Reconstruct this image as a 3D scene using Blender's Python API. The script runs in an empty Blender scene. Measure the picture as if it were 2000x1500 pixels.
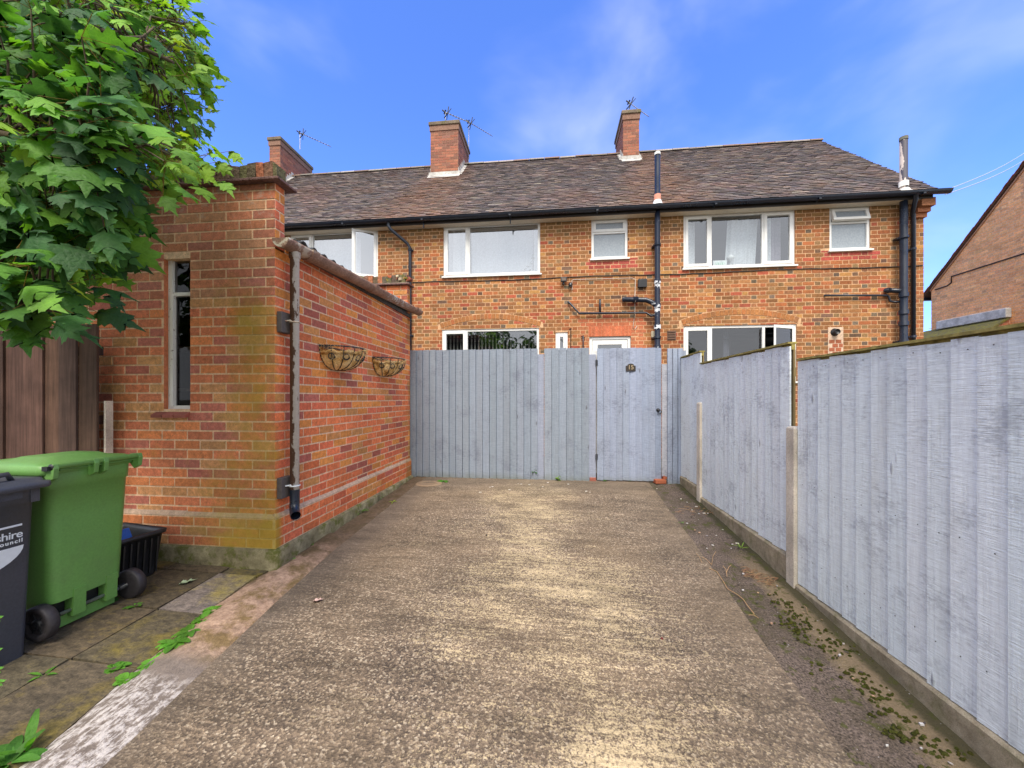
import bpy, math, random
from mathutils import Vector, Matrix, noise as mnoise

# ------------------------------------------------------------------ camera, sky, sun, exposure
scn = bpy.context.scene
THETA = math.atan(80.0 / 735.0)
CAMZ = 1.21
cam_d = bpy.data.cameras.new("camera")
cam = bpy.data.objects.new("camera", cam_d)
scn.collection.objects.link(cam)
cam.location = (0, 0, CAMZ)
cam.rotation_euler = (math.radians(90), 0, THETA)
cam_d.sensor_width = 36.0
cam_d.lens = 36.0 * 735.0 / 2000.0
cam_d.shift_y = 27.0 / 2000.0
cam_d.clip_start = 0.05
cam_d.clip_end = 2000
scn.camera = cam

SUN_EL, SUN_AZ = math.radians(56), math.radians(178)   # azimuth clockwise from +Y
world = bpy.data.worlds.new("World")
scn.world = world
world.use_nodes = True
wt = world.node_tree
wt.nodes.clear()
w_out = wt.nodes.new('ShaderNodeOutputWorld')
w_bg = wt.nodes.new('ShaderNodeBackground')
w_sky = wt.nodes.new('ShaderNodeTexSky')
w_sky.sky_type = 'NISHITA'
w_sky.sun_disc = False
w_sky.sun_elevation = SUN_EL
w_sky.sun_rotation = SUN_AZ
w_sky.air_density = 1.0
w_sky.dust_density = 0.3
w_sky.ozone_density = 3.0
w_bg.inputs['Strength'].default_value = 0.12
w_tc = wt.nodes.new('ShaderNodeTexCoord')
def wn(t, **k):
    n = wt.nodes.new(t)
    for a, b in k.items():
        setattr(n, a, b)
    return n
w_tint = wn('ShaderNodeMix', data_type='RGBA', blend_type='MULTIPLY')
w_tint.inputs[0].default_value = 1.0
wt.links.new(w_sky.outputs[0], w_tint.inputs[6])
w_tint.inputs[7].default_value = (0.74, 1.00, 1.70, 1)
# thin wispy cloud: stretched noise over the whole dome
w_map = wn('ShaderNodeMapping')
w_map.inputs['Scale'].default_value = (1.0, 1.0, 1.5)
w_map.inputs['Rotation'].default_value = (0.1, -0.35, 0.55)
wt.links.new(w_tc.outputs['Generated'], w_map.inputs[0])
w_n = wn('ShaderNodeTexNoise')
w_n.inputs['Scale'].default_value = 3.0
w_n.inputs['Detail'].default_value = 5.0
w_n.inputs['Roughness'].default_value = 0.45
w_n.inputs['Distortion'].default_value = 0.25
wt.links.new(w_map.outputs[0], w_n.inputs[0])
w_r = wn('ShaderNodeMapRange', interpolation_type='SMOOTHSTEP')
w_r.inputs[1].default_value = 0.46
w_r.inputs[2].default_value = 0.78
w_r.inputs[3].default_value = 0.0
w_r.inputs[4].default_value = 0.26
wt.links.new(w_n.outputs[0], w_r.inputs[0])
# thick pale cloud filling the half of the sky south of the place (-Y)
w_sep = wn('ShaderNodeSeparateXYZ')
wt.links.new(w_tc.outputs['Generated'], w_sep.inputs[0])
w_s = wn('ShaderNodeMapRange', interpolation_type='SMOOTHSTEP')
w_s.inputs[1].default_value = 0.30
w_s.inputs[2].default_value = -0.35
w_s.inputs[3].default_value = 0.0
w_s.inputs[4].default_value = 1.0
wt.links.new(w_sep.outputs[1], w_s.inputs[0])
w_max = wn('ShaderNodeMath', operation='MAXIMUM')
wt.links.new(w_r.outputs[0], w_max.inputs[0])
wt.links.new(w_s.outputs[0], w_max.inputs[1])
w_mix = wn('ShaderNodeMix', data_type='RGBA')
wt.links.new(w_max.outputs[0], w_mix.inputs[0])
wt.links.new(w_tint.outputs[2], w_mix.inputs[6])
w_n2 = wn('ShaderNodeTexNoise')
w_n2.inputs['Scale'].default_value = 3.0
w_n2.inputs['Detail'].default_value = 4.0
wt.links.new(w_tc.outputs['Generated'], w_n2.inputs[0])
w_cr = wn('ShaderNodeValToRGB')
w_cr.color_ramp.elements[0].position = 0.3
w_cr.color_ramp.elements[0].color = (5.2, 5.4, 5.8, 1)
w_cr.color_ramp.elements[1].position = 0.7
w_cr.color_ramp.elements[1].color = (7.6, 7.6, 7.8, 1)
wt.links.new(w_n2.outputs[0], w_cr.inputs[0])
wt.links.new(w_cr.outputs[0], w_mix.inputs[7])
wt.links.new(w_mix.outputs[2], w_bg.inputs[0])
wt.links.new(w_bg.outputs[0], w_out.inputs[0])

sun_d = bpy.data.lights.new("sun", 'SUN')
sun_d.energy = 2.6
sun_d.angle = math.radians(28)
sun_d.color = (1.0, 0.93, 0.82)
sun = bpy.data.objects.new("sun", sun_d)
scn.collection.objects.link(sun)
sdir = Vector((math.sin(SUN_AZ) * math.cos(SUN_EL), math.cos(SUN_AZ) * math.cos(SUN_EL), math.sin(SUN_EL)))
sun.rotation_euler = sdir.to_track_quat('Z', 'Y').to_euler()
sun.location = (-4, -6, 9)

scn.view_settings.view_transform = 'Standard'
scn.view_settings.look = 'None'
scn.view_settings.exposure = 0.95
scn.view_settings.gamma = 1.0
scn.cycles.use_denoising = True
scn.cycles.max_bounces = 8
scn.cycles.transparent_max_bounces = 16

# ------------------------------------------------------------------ measuring helpers (2000x1500 photo pixels -> points on real planes)
CS, SN = math.cos(THETA), math.sin(THETA)
def ray(px, py):
    a = (px - 1000.0) / 735.0
    b = (777.0 - py) / 735.0
    return (-SN + a * CS, CS + a * SN, b)
def onY(px, py, Y):
    d = ray(px, py); t = Y / d[1]
    return Vector((d[0] * t, Y, CAMZ + d[2] * t))
def onX(px, py, X):
    d = ray(px, py); t = X / d[0]
    return Vector((X, d[1] * t, CAMZ + d[2] * t))
def G(x, y):
    x = max(-4.0, min(4.0, x)); y = max(-6.0, min(5.6, y))
    return -(0.064 + 0.008 * x) * (5.6 - y)
def onG(px, py):
    d = ray(px, py); t = 2.0
    for _ in range(30):
        t = (G(d[0] * t, d[1] * t) - CAMZ) / d[2]
    return Vector((d[0] * t, d[1] * t, CAMZ + d[2] * t))

R = random.Random(7)
def rr(a, b): return R.uniform(a, b)
def pick(l): return l[int(R.random() * len(l)) % len(l)]
def jit(c, k=0.1):
    s = 1 + rr(-k, k)
    return (max(0, c[0] * s * (1 + rr(-k, k) * .3)), max(0, c[1] * s), max(0, c[2] * s * (1 + rr(-k, k) * .3)))
def mixc(a, b, t): return tuple(a[i] * (1 - t) + b[i] * t for i in range(3))

# ------------------------------------------------------------------ mesh building
class MB:
    def __init__(s):
        s.v = []; s.f = []; s.m = []; s.c = []; s.sm = []
    def add(s, vs, fs, mat=0, col=(1, 1, 1), smooth=False):
        b = len(s.v)
        s.v.extend([tuple(p) for p in vs])
        for f in fs:
            s.f.append([b + i for i in f]); s.m.append(mat); s.c.append(col); s.sm.append(smooth)
    def quad(s, a, b, c, d, mat=0, col=(1, 1, 1)):
        s.add([a, b, c, d], [(0, 1, 2, 3)], mat, col)
    def box(s, x0, x1, y0, y1, z0, z1, mat=0, col=(1, 1, 1)):
        vs = [(x, y, z) for x in (x0, x1) for y in (y0, y1) for z in (z0, z1)]
        s.add(vs, BOXF, mat, col)
    def obox(s, c, ax, ay, az, mat=0, col=(1, 1, 1)):
        c, ax, ay, az = Vector(c), Vector(ax), Vector(ay), Vector(az)
        vs = [c + i * ax + j * ay + k * az for i in (-1, 1) for j in (-1, 1) for k in (-1, 1)]
        s.add(vs, BOXF, mat, col)
    def tube(s, pts, r, seg=8, mat=0, col=(1, 1, 1), caps=True, smooth=True):
        pts = [Vector(p) for p in pts]; n = len(pts)
        rs = r if isinstance(r, (list, tuple)) else [r] * n
        b = len(s.v); up = None
        for i, p in enumerate(pts):
            t = (pts[min(i + 1, n - 1)] - pts[max(i - 1, 0)])
            if t.length < 1e-9: t = Vector((0, 0, 1))
            t.normalize()
            if up is None:
                up = Vector((0, 0, 1)) if abs(t.z) < .9 else Vector((1, 0, 0))
            u = t.cross(up)
            if u.length < 1e-6: u = t.cross(Vector((0, 1, 0)))
            u.normalize(); w = u.cross(t).normalized(); up = w
            for k in range(seg):
                an = 2 * math.pi * k / seg
                s.v.append(tuple(p + rs[i] * (math.cos(an) * u + math.sin(an) * w)))
        for i in range(n - 1):
            for k in range(seg):
                k2 = (k + 1) % seg
                s.f.append([b + i * seg + k, b + i * seg + k2, b + (i + 1) * seg + k2, b + (i + 1) * seg + k])
                s.m.append(mat); s.c.append(col); s.sm.append(smooth)
        if caps:
            for base in (b, b + (n - 1) * seg):
                s.f.append([base + k for k in range(seg)]); s.m.append(mat); s.c.append(col); s.sm.append(False)
    def lathe(s, c, axis, prof, seg=24, mat=0, col=(1, 1, 1), smooth=True):
        # prof: list of (along, radius)
        c = Vector(c); axis = Vector(axis).normalized()
        u = axis.cross(Vector((0, 0, 1)) if abs(axis.z) < .9 else Vector((1, 0, 0))).normalized()
        w = axis.cross(u)
        b = len(s.v)
        for (a, r) in prof:
            for k in range(seg):
                an = 2 * math.pi * k / seg
                s.v.append(tuple(c + a * axis + r * (math.cos(an) * u + math.sin(an) * w)))
        for i in range(len(prof) - 1):
            for k in range(seg):
                k2 = (k + 1) % seg
                s.f.append([b + i * seg + k, b + i * seg + k2, b + (i + 1) * seg + k2, b + (i + 1) * seg + k])
                s.m.append(mat); s.c.append(col); s.sm.append(smooth)
        for base, r in ((b, prof[0][1]), (b + (len(prof) - 1) * seg, prof[-1][1])):
            if r > 1e-5:
                s.f.append([base + k for k in range(seg)]); s.m.append(mat); s.c.append(col); s.sm.append(False)
    def prism(s, pts, off, mat=0, col=(1, 1, 1)):
        pts = [Vector(p) for p in pts]; off = Vector(off); n = len(pts)
        vs = pts + [p + off for p in pts]
        fs = [tuple(range(n)), tuple(range(2 * n - 1, n - 1, -1))] + [(i, i + n, (i + 1) % n + n, (i + 1) % n) for i in range(n)]
        s.add(vs, fs, mat, col)
    def build(s, name, mats, parent=None, origin=None, bevel=0):
        me = bpy.data.meshes.new(name)
        o = bpy.data.objects.new(name, me)
        if parent is not None:
            og = Vector(parent['_o'])
            o.parent = parent
        else:
            og = Vector(origin) if origin is not None else Vector((0, 0, 0))
            o.location = og
        o['_o'] = tuple(og)
        me.from_pydata([(p[0] - og[0], p[1] - og[1], p[2] - og[2]) for p in s.v], [], s.f)
        if not isinstance(mats, (list, tuple)): mats = [mats]
        for m in mats: me.materials.append(m)
        me.polygons.foreach_set('material_index', s.m)
        me.polygons.foreach_set('use_smooth', s.sm)
        ca = me.color_attributes.new('tone', 'FLOAT_COLOR', 'CORNER')
        buf = []
        for f, c in zip(s.f, s.c):
            buf.extend((c[0], c[1], c[2], 1.0) * len(f))
        ca.data.foreach_set('color', buf)
        me.update()
        scn.collection.objects.link(o)
        if bevel:
            md = o.modifiers.new('bevel', 'BEVEL'); md.width = bevel; md.segments = 2; md.limit_method = 'ANGLE'
        return o
BOXF = [(0, 1, 3, 2), (4, 6, 7, 5), (0, 4, 5, 1), (2, 3, 7, 6), (0, 2, 6, 4), (1, 5, 7, 3)]

def empty(name, loc):
    o = bpy.data.objects.new(name, None)
    o.location = loc; o['_o'] = tuple(loc); o.empty_display_size = .1
    scn.collection.objects.link(o)
    return o
def tag(o, label=None, cat=None, group=None, kind=None):
    if label: o['label'] = label
    if cat: o['category'] = cat
    if group: o['group'] = group
    if kind: o['kind'] = kind
    return o
def kids(o): return [c for c in scn.collection.objects if c.parent == o]
def copy_tree(o, parent=None):
    ch = kids(o)
    c = o.copy(); scn.collection.objects.link(c)
    if parent: c.parent = parent
    for k in ch: copy_tree(k, c)
    return c

# ------------------------------------------------------------------ materials
class NG:
    def __init__(s, name):
        s.mat = bpy.data.materials.new(name); s.mat.use_nodes = True
        s.nt = s.mat.node_tree; s.nt.nodes.clear()
        s.out = s.nt.nodes.new('ShaderNodeOutputMaterial')
        s.b = s.nt.nodes.new('ShaderNodeBsdfPrincipled')
        s.nt.links.new(s.b.outputs[0], s.out.inputs[0])
        s.co = None
    def n(s, t, **k):
        x = s.nt.nodes.new(t)
        for a, b in k.items(): setattr(x, a, b)
        return x
    def l(s, a, b): s.nt.links.new(a, b)
    def set(s, sock, v):
        if hasattr(v, 'links') or isinstance(v, bpy.types.NodeSocket): s.l(v, sock)
        else:
            if isinstance(v, tuple) and len(v) == 3 and sock.type == 'RGBA': v = v + (1,)
            sock.default_value = v
    def coord(s, scale=(1, 1, 1), rot=(0, 0, 0), loc=(0, 0, 0)):
        if s.co is None: s.co = s.n('ShaderNodeNewGeometry')      # world position
        m = s.n('ShaderNodeMapping'); m.inputs['Scale'].default_value = scale
        m.inputs['Rotation'].default_value = rot; m.inputs['Location'].default_value = loc
        s.l(s.co.outputs['Position'], m.inputs[0]); return m.outputs[0]
    def noise(s, scale=5, detail=4, rough=.55, vec=None, dist=0):
        x = s.n('ShaderNodeTexNoise'); x.inputs['Scale'].default_value = scale
        x.inputs['Detail'].default_value = detail; x.inputs['Roughness'].default_value = rough
        x.inputs['Distortion'].default_value = dist
        s.l(vec if vec is not None else s.coord(), x.inputs[0]); return x.outputs[0]
    def voro(s, scale=5, vec=None, feature='F1', rnd=1, out=0):
        x = s.n('ShaderNodeTexVoronoi', feature=feature); x.inputs['Scale'].default_value = scale
        x.inputs['Randomness'].default_value = rnd
        s.l(vec if vec is not None else s.coord(), x.inputs[0]); return x.outputs[out]
    def rng(s, v, a, b, c=0.0, d=1.0, smooth=False):
        x = s.n('ShaderNodeMapRange', interpolation_type='SMOOTHSTEP' if smooth else 'LINEAR')
        s.set(x.inputs[0], v)
        for i, q in enumerate((a, b, c, d)): x.inputs[i + 1].default_value = q
        return x.outputs[0]
    def math(s, op, a, b=0.0):
        x = s.n('ShaderNodeMath', operation=op); s.set(x.inputs[0], a); s.set(x.inputs[1], b); return x.outputs[0]
    def mix(s, f, a, b, bt='MIX'):
        x = s.n('ShaderNodeMix', data_type='RGBA', blend_type=bt)
        s.set(x.inputs[0], f); s.set(x.inputs[6], a); s.set(x.inputs[7], b); return x.outputs[2]
    def tone(s):
        x = s.n('ShaderNodeAttribute', attribute_name='tone'); return x.outputs['Color']
    def sep(s, v=None):
        x = s.n('ShaderNodeSeparateXYZ'); s.l(v if v is not None else s.coord(), x.inputs[0]); return x.outputs
    def ramp(s, f, els):
        x = s.n('ShaderNodeValToRGB'); s.l(f, x.inputs[0]); cr = x.color_ramp
        while len(cr.elements) < len(els): cr.elements.new(.5)
        for e, (p, c) in zip(cr.elements, els): e.position = p; e.color = tuple(c) + (1,)
        return x.outputs[0]
    def fin(s, col=None, rough=.7, bump=None, bs=.3, bd=.01, spec=None, metal=None):
        if col is not None: s.set(s.b.inputs['Base Color'], col)
        s.set(s.b.inputs['Roughness'], rough)
        if spec is not None: s.b.inputs['Specular IOR Level'].default_value = spec
        if metal is not None: s.b.inputs['Metallic'].default_value = metal
        if bump is not None:
            x = s.n('ShaderNodeBump'); x.inputs['Strength'].default_value = bs; x.inputs['Distance'].default_value = bd
            s.l(bump, x.inputs['Height']); s.l(x.outputs[0], s.b.inputs['Normal'])
        return s.mat

M = {}
def grey(g, v):  # value -> multiply-able colour
    x = g.n('ShaderNodeCombineColor')
    for i in range(3): g.l(v, x.inputs[i])
    return x.outputs[0]

def mk_masonry(name, moss=None):
    g = NG(name)
    n1 = g.noise(28, 5, .7); n2 = g.noise(140, 3, .6); n3 = g.noise(1.3, 4, .6)
    c = g.mix(1.0, g.tone(), grey(g, g.rng(n1, .28, .72, .68, 1.30)), 'MULTIPLY')
    c = g.mix(1.0, c, grey(g, g.rng(n2, .3, .7, .82, 1.18)), 'MULTIPLY')
    c = g.mix(1.0, c, grey(g, g.rng(n3, .3, .7, .88, 1.1)), 'MULTIPLY')
    spk = g.rng(g.noise(75, 2, .5), .69, .74)
    c = g.mix(g.math('MULTIPLY', spk, .35), c, (.55, .48, .40))
    dk = g.rng(g.noise(60, 2, .5, g.coord(loc=(3, 7, 1))), .68, .73)
    c = g.mix(g.math('MULTIPLY', dk, .45), c, (.05, .035, .03))
    if moss: c = moss(g, c)
    h = g.math('ADD', n1, g.math('MULTIPLY', n2, .6))
    return g.fin(c, .88, h, .5, .004, spec=.25)

def garage_moss(g, c):
    x, y, z = g.sep()[0:3]
    n = g.noise(3.2, 5, .65); n2 = g.noise(22, 4, .7)
    # algae towards the foot of the outer corner and in a broad patch right of the window, only on the front
    front = g.rng(y, 2.80, 2.745)
    low = g.math('MULTIPLY', g.rng(z, 1.0, 0.1), g.rng(x, -3.1, -2.25))
    streak = g.math('MULTIPLY', g.rng(g.math('ABSOLUTE', g.math('ADD', x, 2.38)), .45, .05), .55)
    mid = g.math('MULTIPLY', streak, g.rng(z, 2.4, 1.9))
    a = g.math('ADD', g.math('MAXIMUM', low, mid), g.math('MULTIPLY', g.math('SUBTRACT', n, .5), 1.5))
    a = g.math('MULTIPLY', g.rng(a, .20, .80, 0, .80), front)
    c = g.mix(a, c, g.mix(n2, (.24, .18, .012), (.50, .37, .05)))
    # lime bloom near the top
    b = g.math('MULTIPLY', g.rng(g.math('ADD', n2, g.rng(z, 1.8, 3.0, -.12, .10)), .60, .72, 0, .5), front)
    c = g.mix(b, c, (.50, .40, .33))
    side = g.math('MULTIPLY', g.rng(g.math('ADD', g.math('ADD', g.rng(y, 5.25, 5.6, 0, .42), g.rng(z, .55, 0, 0, .18)), n), .72, .9, 0, .6), g.rng(y, 2.8, 3.0))
    return g.mix(side, c, (.25, .15, .03))
M['masonry'] = mk_masonry('house_masonry')
M['garage_masonry'] = mk_masonry('garage_masonry', garage_moss)

def mk_concrete(name, a, b, sc=30, moss=0, bump=.5, speck=0.0):
    g = NG(name)
    n1 = g.noise(sc, 5, .7); n2 = g.noise(3, 4, .6); n3 = g.noise(220, 2, .6)
    c = g.mix(g.rng(n1, .3, .7), a, b)
    c = g.mix(1.0, c, grey(g, g.rng(n2, .3, .7, .65, 1.25)), 'MULTIPLY')
    c = g.mix(1.0, c, grey(g, g.rng(n3, .3, .7, .8, 1.2)), 'MULTIPLY')
    if speck:
        v = g.rng(g.voro(90), .12, .2); c = g.mix(g.math('MULTIPLY', g.math('SUBTRACT', 1.0, v), speck), c, (.08, .07, .06))
    if moss:
        m = g.rng(g.noise(9, 5, .7, g.coord(loc=(5, 2, 0))), .5, .62, 0, moss)
        c = g.mix(m, c, (.09, .10, .015))
    return g.fin(c, .9, g.math('ADD', n1, n3), bump, .006, spec=.2)
M['foundation'] = mk_concrete('mossy_footing_concrete', (.11, .09, .05), (.34, .30, .18), 8, .9)
M['post_concrete'] = mk_concrete('pitted_post_concrete', (.58, .50, .40), (.72, .66, .56), 60, 0, .7, .75)
M['gravel_board'] = mk_concrete('gravel_board_concrete', (.26, .21, .14), (.42, .36, .26), 25, .35)
M['lead'] = mk_concrete('lead_flashing', (.44, .43, .40), (.60, .58, .55), 12, 0, .2)
M['coping'] = mk_concrete('weathered_tile_coping', (.14, .11, .08), (.24, .19, .14), 25, .5, .9)
M['asbestos'] = mk_concrete('corrugated_cement_sheet', (.05, .05, .05), (.14, .14, .14), 20, .1)

def mk_rooftile():
    g = NG('clay_roof_tile')
    n1 = g.noise(40, 4, .7); n2 = g.noise(1.4, 4, .6); n3 = g.noise(9, 5, .75)
    c = g.mix(1.0, g.tone(), grey(g, g.rng(n1, .3, .7, .6, 1.45)), 'MULTIPLY')
    c = g.mix(g.rng(n2, .56, .7, 0, .35), c, (.17, .085, .045))
    c = g.mix(g.rng(n3, .62, .74, 0, .35), c, (.26, .235, .18))
    c = g.mix(g.rng(g.noise(6, 5, .75, g.coord(loc=(9, 4, 2))), .63, .72, 0, .6), c, (.12, .11, .03))
    return g.fin(c, .85, n1, .6, .006, spec=.3)
M['tile'] = mk_rooftile()

def mk_paint(name, horiz_axis, wear=.5):
    # painted rough-sawn timber: saw marks run across each board, grain runs up it
    g = NG(name)
    sx = (14, 4, 190) if horiz_axis == 'x' else (4, 14, 190)
    gx = (60, 60, 2.0)
    saw = g.noise(1, 3, .6, g.coord(scale=sx)); grain = g.noise(1, 4, .6, g.coord(scale=gx)); bl = g.noise(3.3, 5, .65)
    fine = g.noise(1, 4, .7, g.coord(scale=(sx[0] * 2, sx[1] * 2, 70)))
    c = g.mix(1.0, g.tone(), grey(g, g.rng(saw, .32, .68, .87, 1.08)), 'MULTIPLY')
    c = g.mix(1.0, c, grey(g, g.rng(grain, .3, .7, .92, 1.06)), 'MULTIPLY')
    c = g.mix(g.math('MULTIPLY', g.rng(g.math('ADD', g.math('MULTIPLY', bl, .7), g.math('MULTIPLY', fine, .5)), .62, .76), wear), c, (.15, .165, .22))
    c = g.mix(g.rng(g.noise(1, 4, .6, g.coord(scale=(5, 5, 1.3), loc=(4, 4, 9))), .56, .72, 0, .45), c, g.mix(1.0, c, (.84, .80, .76), 'MULTIPLY'))
    kn = g.voro(1, g.coord(scale=(9, 9, 2.3)), out=0)
    knm = g.math('SUBTRACT', 1.0, g.rng(kn, .03, .10))
    c = g.mix(g.math('MULTIPLY', knm, .55), c, (.13, .12, .13))
    z = g.sep()[2]
    foot = g.rng(g.math('ADD', z, g.math('MULTIPLY', bl, .22)), .20, .08, 0, .55)
    if horiz_axis == 'x': c = g.mix(foot, c, (.15, .16, .10))
    h = g.math('ADD', g.math('ADD', saw, g.math('MULTIPLY', grain, .8)), g.math('MULTIPLY', knm, 1.5))
    return g.fin(c, .62, h, .8, .006, spec=.3)
M['paint_gate'] = mk_paint('grey_blue_fence_paint', 'x', .62)
M['paint_fence'] = mk_paint('brightened_fence_paint', 'y', .42)

def mk_plain(name, col, rough=.5, var=.1, sc=20, bump=0.1, spec=.5, metal=0, use_tone=False, dirt=0, bd=.003):
    g = NG(name)
    n = g.noise(sc, 4, .6); n2 = g.noise(2.5, 4, .6)
    base = g.tone() if use_tone else col
    c = g.mix(1.0, base, grey(g, g.rng(n, .3, .7, 1 - var, 1 + var)), 'MULTIPLY')
    if dirt:
        c = g.mix(g.rng(n2, .5, .75, 0, dirt), c, (.12, .10, .07))
    return g.fin(c, g.rng(n2, .3, .7, max(.05, rough - .12), min(1, rough + .12)), n, bump, bd, spec=spec, metal=metal)
M['moss_wood'] = mk_plain('mossy_timber', (.30, .25, .08), .85, .4, 30, .6, .2, dirt=.3)
M['pvc'] = mk_plain('white_pvc', (.78, .78, .76), .35, .03, 6, .02, dirt=.06)
M['cream'] = mk_plain('cream_fascia_paint', (.62, .55, .45), .5, .08, 6, .05, dirt=.35)
M['blackpipe'] = mk_plain('black_plastic_pipe', (.012, .017, .03), .33, .25, 30, .15)
M['blackcable'] = mk_plain('black_cable', (.02, .018, .018), .6, .2, 30, .1)
M['whitecable'] = mk_plain('white_cable', (.55, .5, .45), .6, .2, 30, .1)
M['steel'] = mk_plain('galvanised_steel', (.45, .45, .46), .4, .15, 40, .1, metal=.8)
M['iron'] = mk_plain('black_iron', (.012, .013, .018), .45, .2, 60, .2)
M['greenplastic'] = mk_plain('green_bin_plastic', (.130, .300, .070), .42, .09, 90, .15, dirt=.28)
M['darkplastic'] = mk_plain('charcoal_bin_plastic', (.050, .055, .070), .45, .14, 90, .15, dirt=.35)
M['blackplastic'] = mk_plain('black_crate_plastic', (.016, .017, .02), .4, .35, 25, .2, dirt=.10)
M['rubber'] = mk_plain('wheel_rubber', (.028, .024, .027), .65, .25, 50, .3, dirt=.12)
M['whiteprint'] = mk_plain('white_print', (.70, .74, .76), .45, .06, 30, .03)
M['blueplastic'] = mk_plain('blue_plastic', (.02, .14, .55), .35, .2, 30, .2)
M['curtain'] = mk_plain('white_voile', (.72, .74, .76), .9, .08, 12, .05)
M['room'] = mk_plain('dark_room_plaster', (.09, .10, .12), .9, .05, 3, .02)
M['tone_matte'] = mk_plain('coloured_matte', None, .8, .18, 40, .3, .3, use_tone=True)
M['tone_gloss'] = mk_plain('coloured_gloss', None, .45, .1, 40, .1, .5, use_tone=True)
M['bronze'] = mk_plain('bronze_plate', (.030, .022, .016), .5, .3, 90, .3)
M['brass'] = mk_plain('brass_digits', (.40, .30, .18), .4, .1, 30, .05, metal=.3)
M['bark'] = mk_plain('bark', (.10, .075, .05), .9, .35, 30, .8, .2)
M['mossy_brick'] = mk_plain('mossy_brick_coping', None, .9, .45, 35, .9, .2, use_tone=True, bd=.02)
M['dirt'] = mk_concrete('garden_earth', (.09, .075, .05), (.17, .14, .09), 12, .4)

def mk_brownfence():
    g = NG('brown_stained_timber')
    gr = g.noise(1, 4, .65, g.coord(scale=(55, 55, 2.2))); bl = g.noise(5, 4, .6)
    c = g.mix(1.0, g.tone(), grey(g, g.rng(gr, .3, .7, .65, 1.35)), 'MULTIPLY')
    c = g.mix(1.0, c, grey(g, g.rng(bl, .3, .7, .75, 1.2)), 'MULTIPLY')
    kn = g.math('SUBTRACT', 1.0, g.rng(g.voro(1, g.coord(scale=(7, 7, 2.6))), .06, .14))
    c = g.mix(g.math('MULTIPLY', kn, .7), c, (.03, .018, .014))
    return g.fin(c, .75, g.math('ADD', gr, kn), .6, .005, spec=.25)
M['brownwood'] = mk_brownfence()

def mk_stack():
    g = NG('scuffed_black_soil_pipe')
    z = g.sep()[2]; n = g.noise(13, 5, .7)
    w = None
    for zz, hw in ((3.52, .10), (3.02, .16), (2.66, .09), (2.12, .16)):
        m = g.rng(g.math('ABSOLUTE', g.math('SUBTRACT', z, zz)), hw, hw * .3, 0, .2)
        w = m if w is None else g.math('MAXIMUM', w, m)
    p = g.rng(g.math('ADD', n, w), .66, .70)
    return g.fin(g.mix(p, (.012, .018, .035), (.50, .52, .55)), .35, n, .1, .002)
M['stack'] = mk_stack()
def mk_peel():
    g = NG('peeling_brown_paint_pipe')
    x = g.sep()[0]
    n = g.noise(1, 5, .7, g.coord(scale=(26, 26, 9)))
    n2 = g.noise(60, 3, .6)
    side = g.rng(x, -2.10, -2.055, -.28, .12)
    p = g.rng(g.math('ADD', n, side), .50, .53)
    c = g.mix(p, g.mix(n2, (.10, .055, .035), (.17, .10, .07)), g.mix(n2, (.50, .47, .44), (.74, .72, .70)))
    return g.fin(c, .6, g.math('ADD', p, n2), .4, .003, spec=.3)
M['peel'] = mk_peel()
def mk_gutter():
    g = NG('weathered_cement_gutter')
    n = g.noise(9, 5, .7); n2 = g.noise(70, 3, .6)
    c = g.mix(g.rng(n, .35, .65), (.19, .11, .075), (.33, .205, .145))
    c = g.mix(1.0, c, grey(g, g.rng(n2, .3, .7, .75, 1.25)), 'MULTIPLY')
    y = g.sep()[1]
    c = g.mix(g.math('MULTIPLY', g.rng(n, .50, .56), g.rng(y, 3.15, 2.75)), c, (.50, .46, .36))
    c = g.mix(g.math('MULTIPLY', g.rng(g.noise(24, 4, .7), .52, .56), g.math('MULTIPLY', g.rng(y, 4.4, 4.6), g.rng(y, 5.3, 4.9))), c, (.45, .45, .42))
    return g.fin(c, .7, n2, .4, .004, spec=.3)
M['oldgutter'] = mk_gutter()
def mk_flakypipe(name, c0, c1, x0):
    g = NG(name)
    n = g.noise(1, 4, .6, g.coord(scale=(10, 10, 4)))
    x = g.sep()[0]
    p = g.rng(g.math('ADD', n, g.rng(x, x0 + .05, x0 - .05, -.34, .08)), .49, .52)
    return g.fin(g.mix(p, c0, c1), .5, n, .2, .003)
M['flaky'] = mk_flakypipe('flaking_vent_pipe', (.05, .045, .06), (.45, .38, .34), 6.71)

def mk_glass(name, refl, tint=(.75, .80, .82), base=(.6, .65, .7)):
    g = NG(name)
    tr = g.n('ShaderNodeBsdfTransparent'); tr.inputs[0].default_value = tint + (1,)
    gl = g.n('ShaderNodeBsdfGlossy'); gl.inputs[0].default_value = (.95, .97, 1, 1); gl.inputs['Roughness'].default_value = .02
    lw = g.n('ShaderNodeLayerWeight'); lw.inputs[0].default_value = .35
    f = g.rng(g.math('POWER', lw.outputs['Facing'], 3.0), 0, 1, refl, 1)
    mx = g.n('ShaderNodeMixShader'); g.l(f, mx.inputs[0]); g.l(tr.outputs[0], mx.inputs[1]); g.l(gl.outputs[0], mx.inputs[2])
    bp = g.n('ShaderNodeBump'); bp.inputs['Strength'].default_value = .05; bp.inputs['Distance'].default_value = .01
    g.l(g.noise(2.2, 2, .5), bp.inputs['Height']); g.l(bp.outputs[0], gl.inputs['Normal'])
    g.l(mx.outputs[0], g.out.inputs[0]); g.nt.nodes.remove(g.b)
    return g.mat
M['glass'] = mk_glass('window_glass', .20)
M['glass_bright'] = mk_glass('bright_reflection_glass', .42)  # copy of the pane above, reflection raised to paint in brighter sky upstairs
M['glass_dim'] = mk_glass('dimmed_window_glass', .10, (.6, .64, .68))  # same glass again, reflection and tint lowered to stand in for dimmer light
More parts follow.
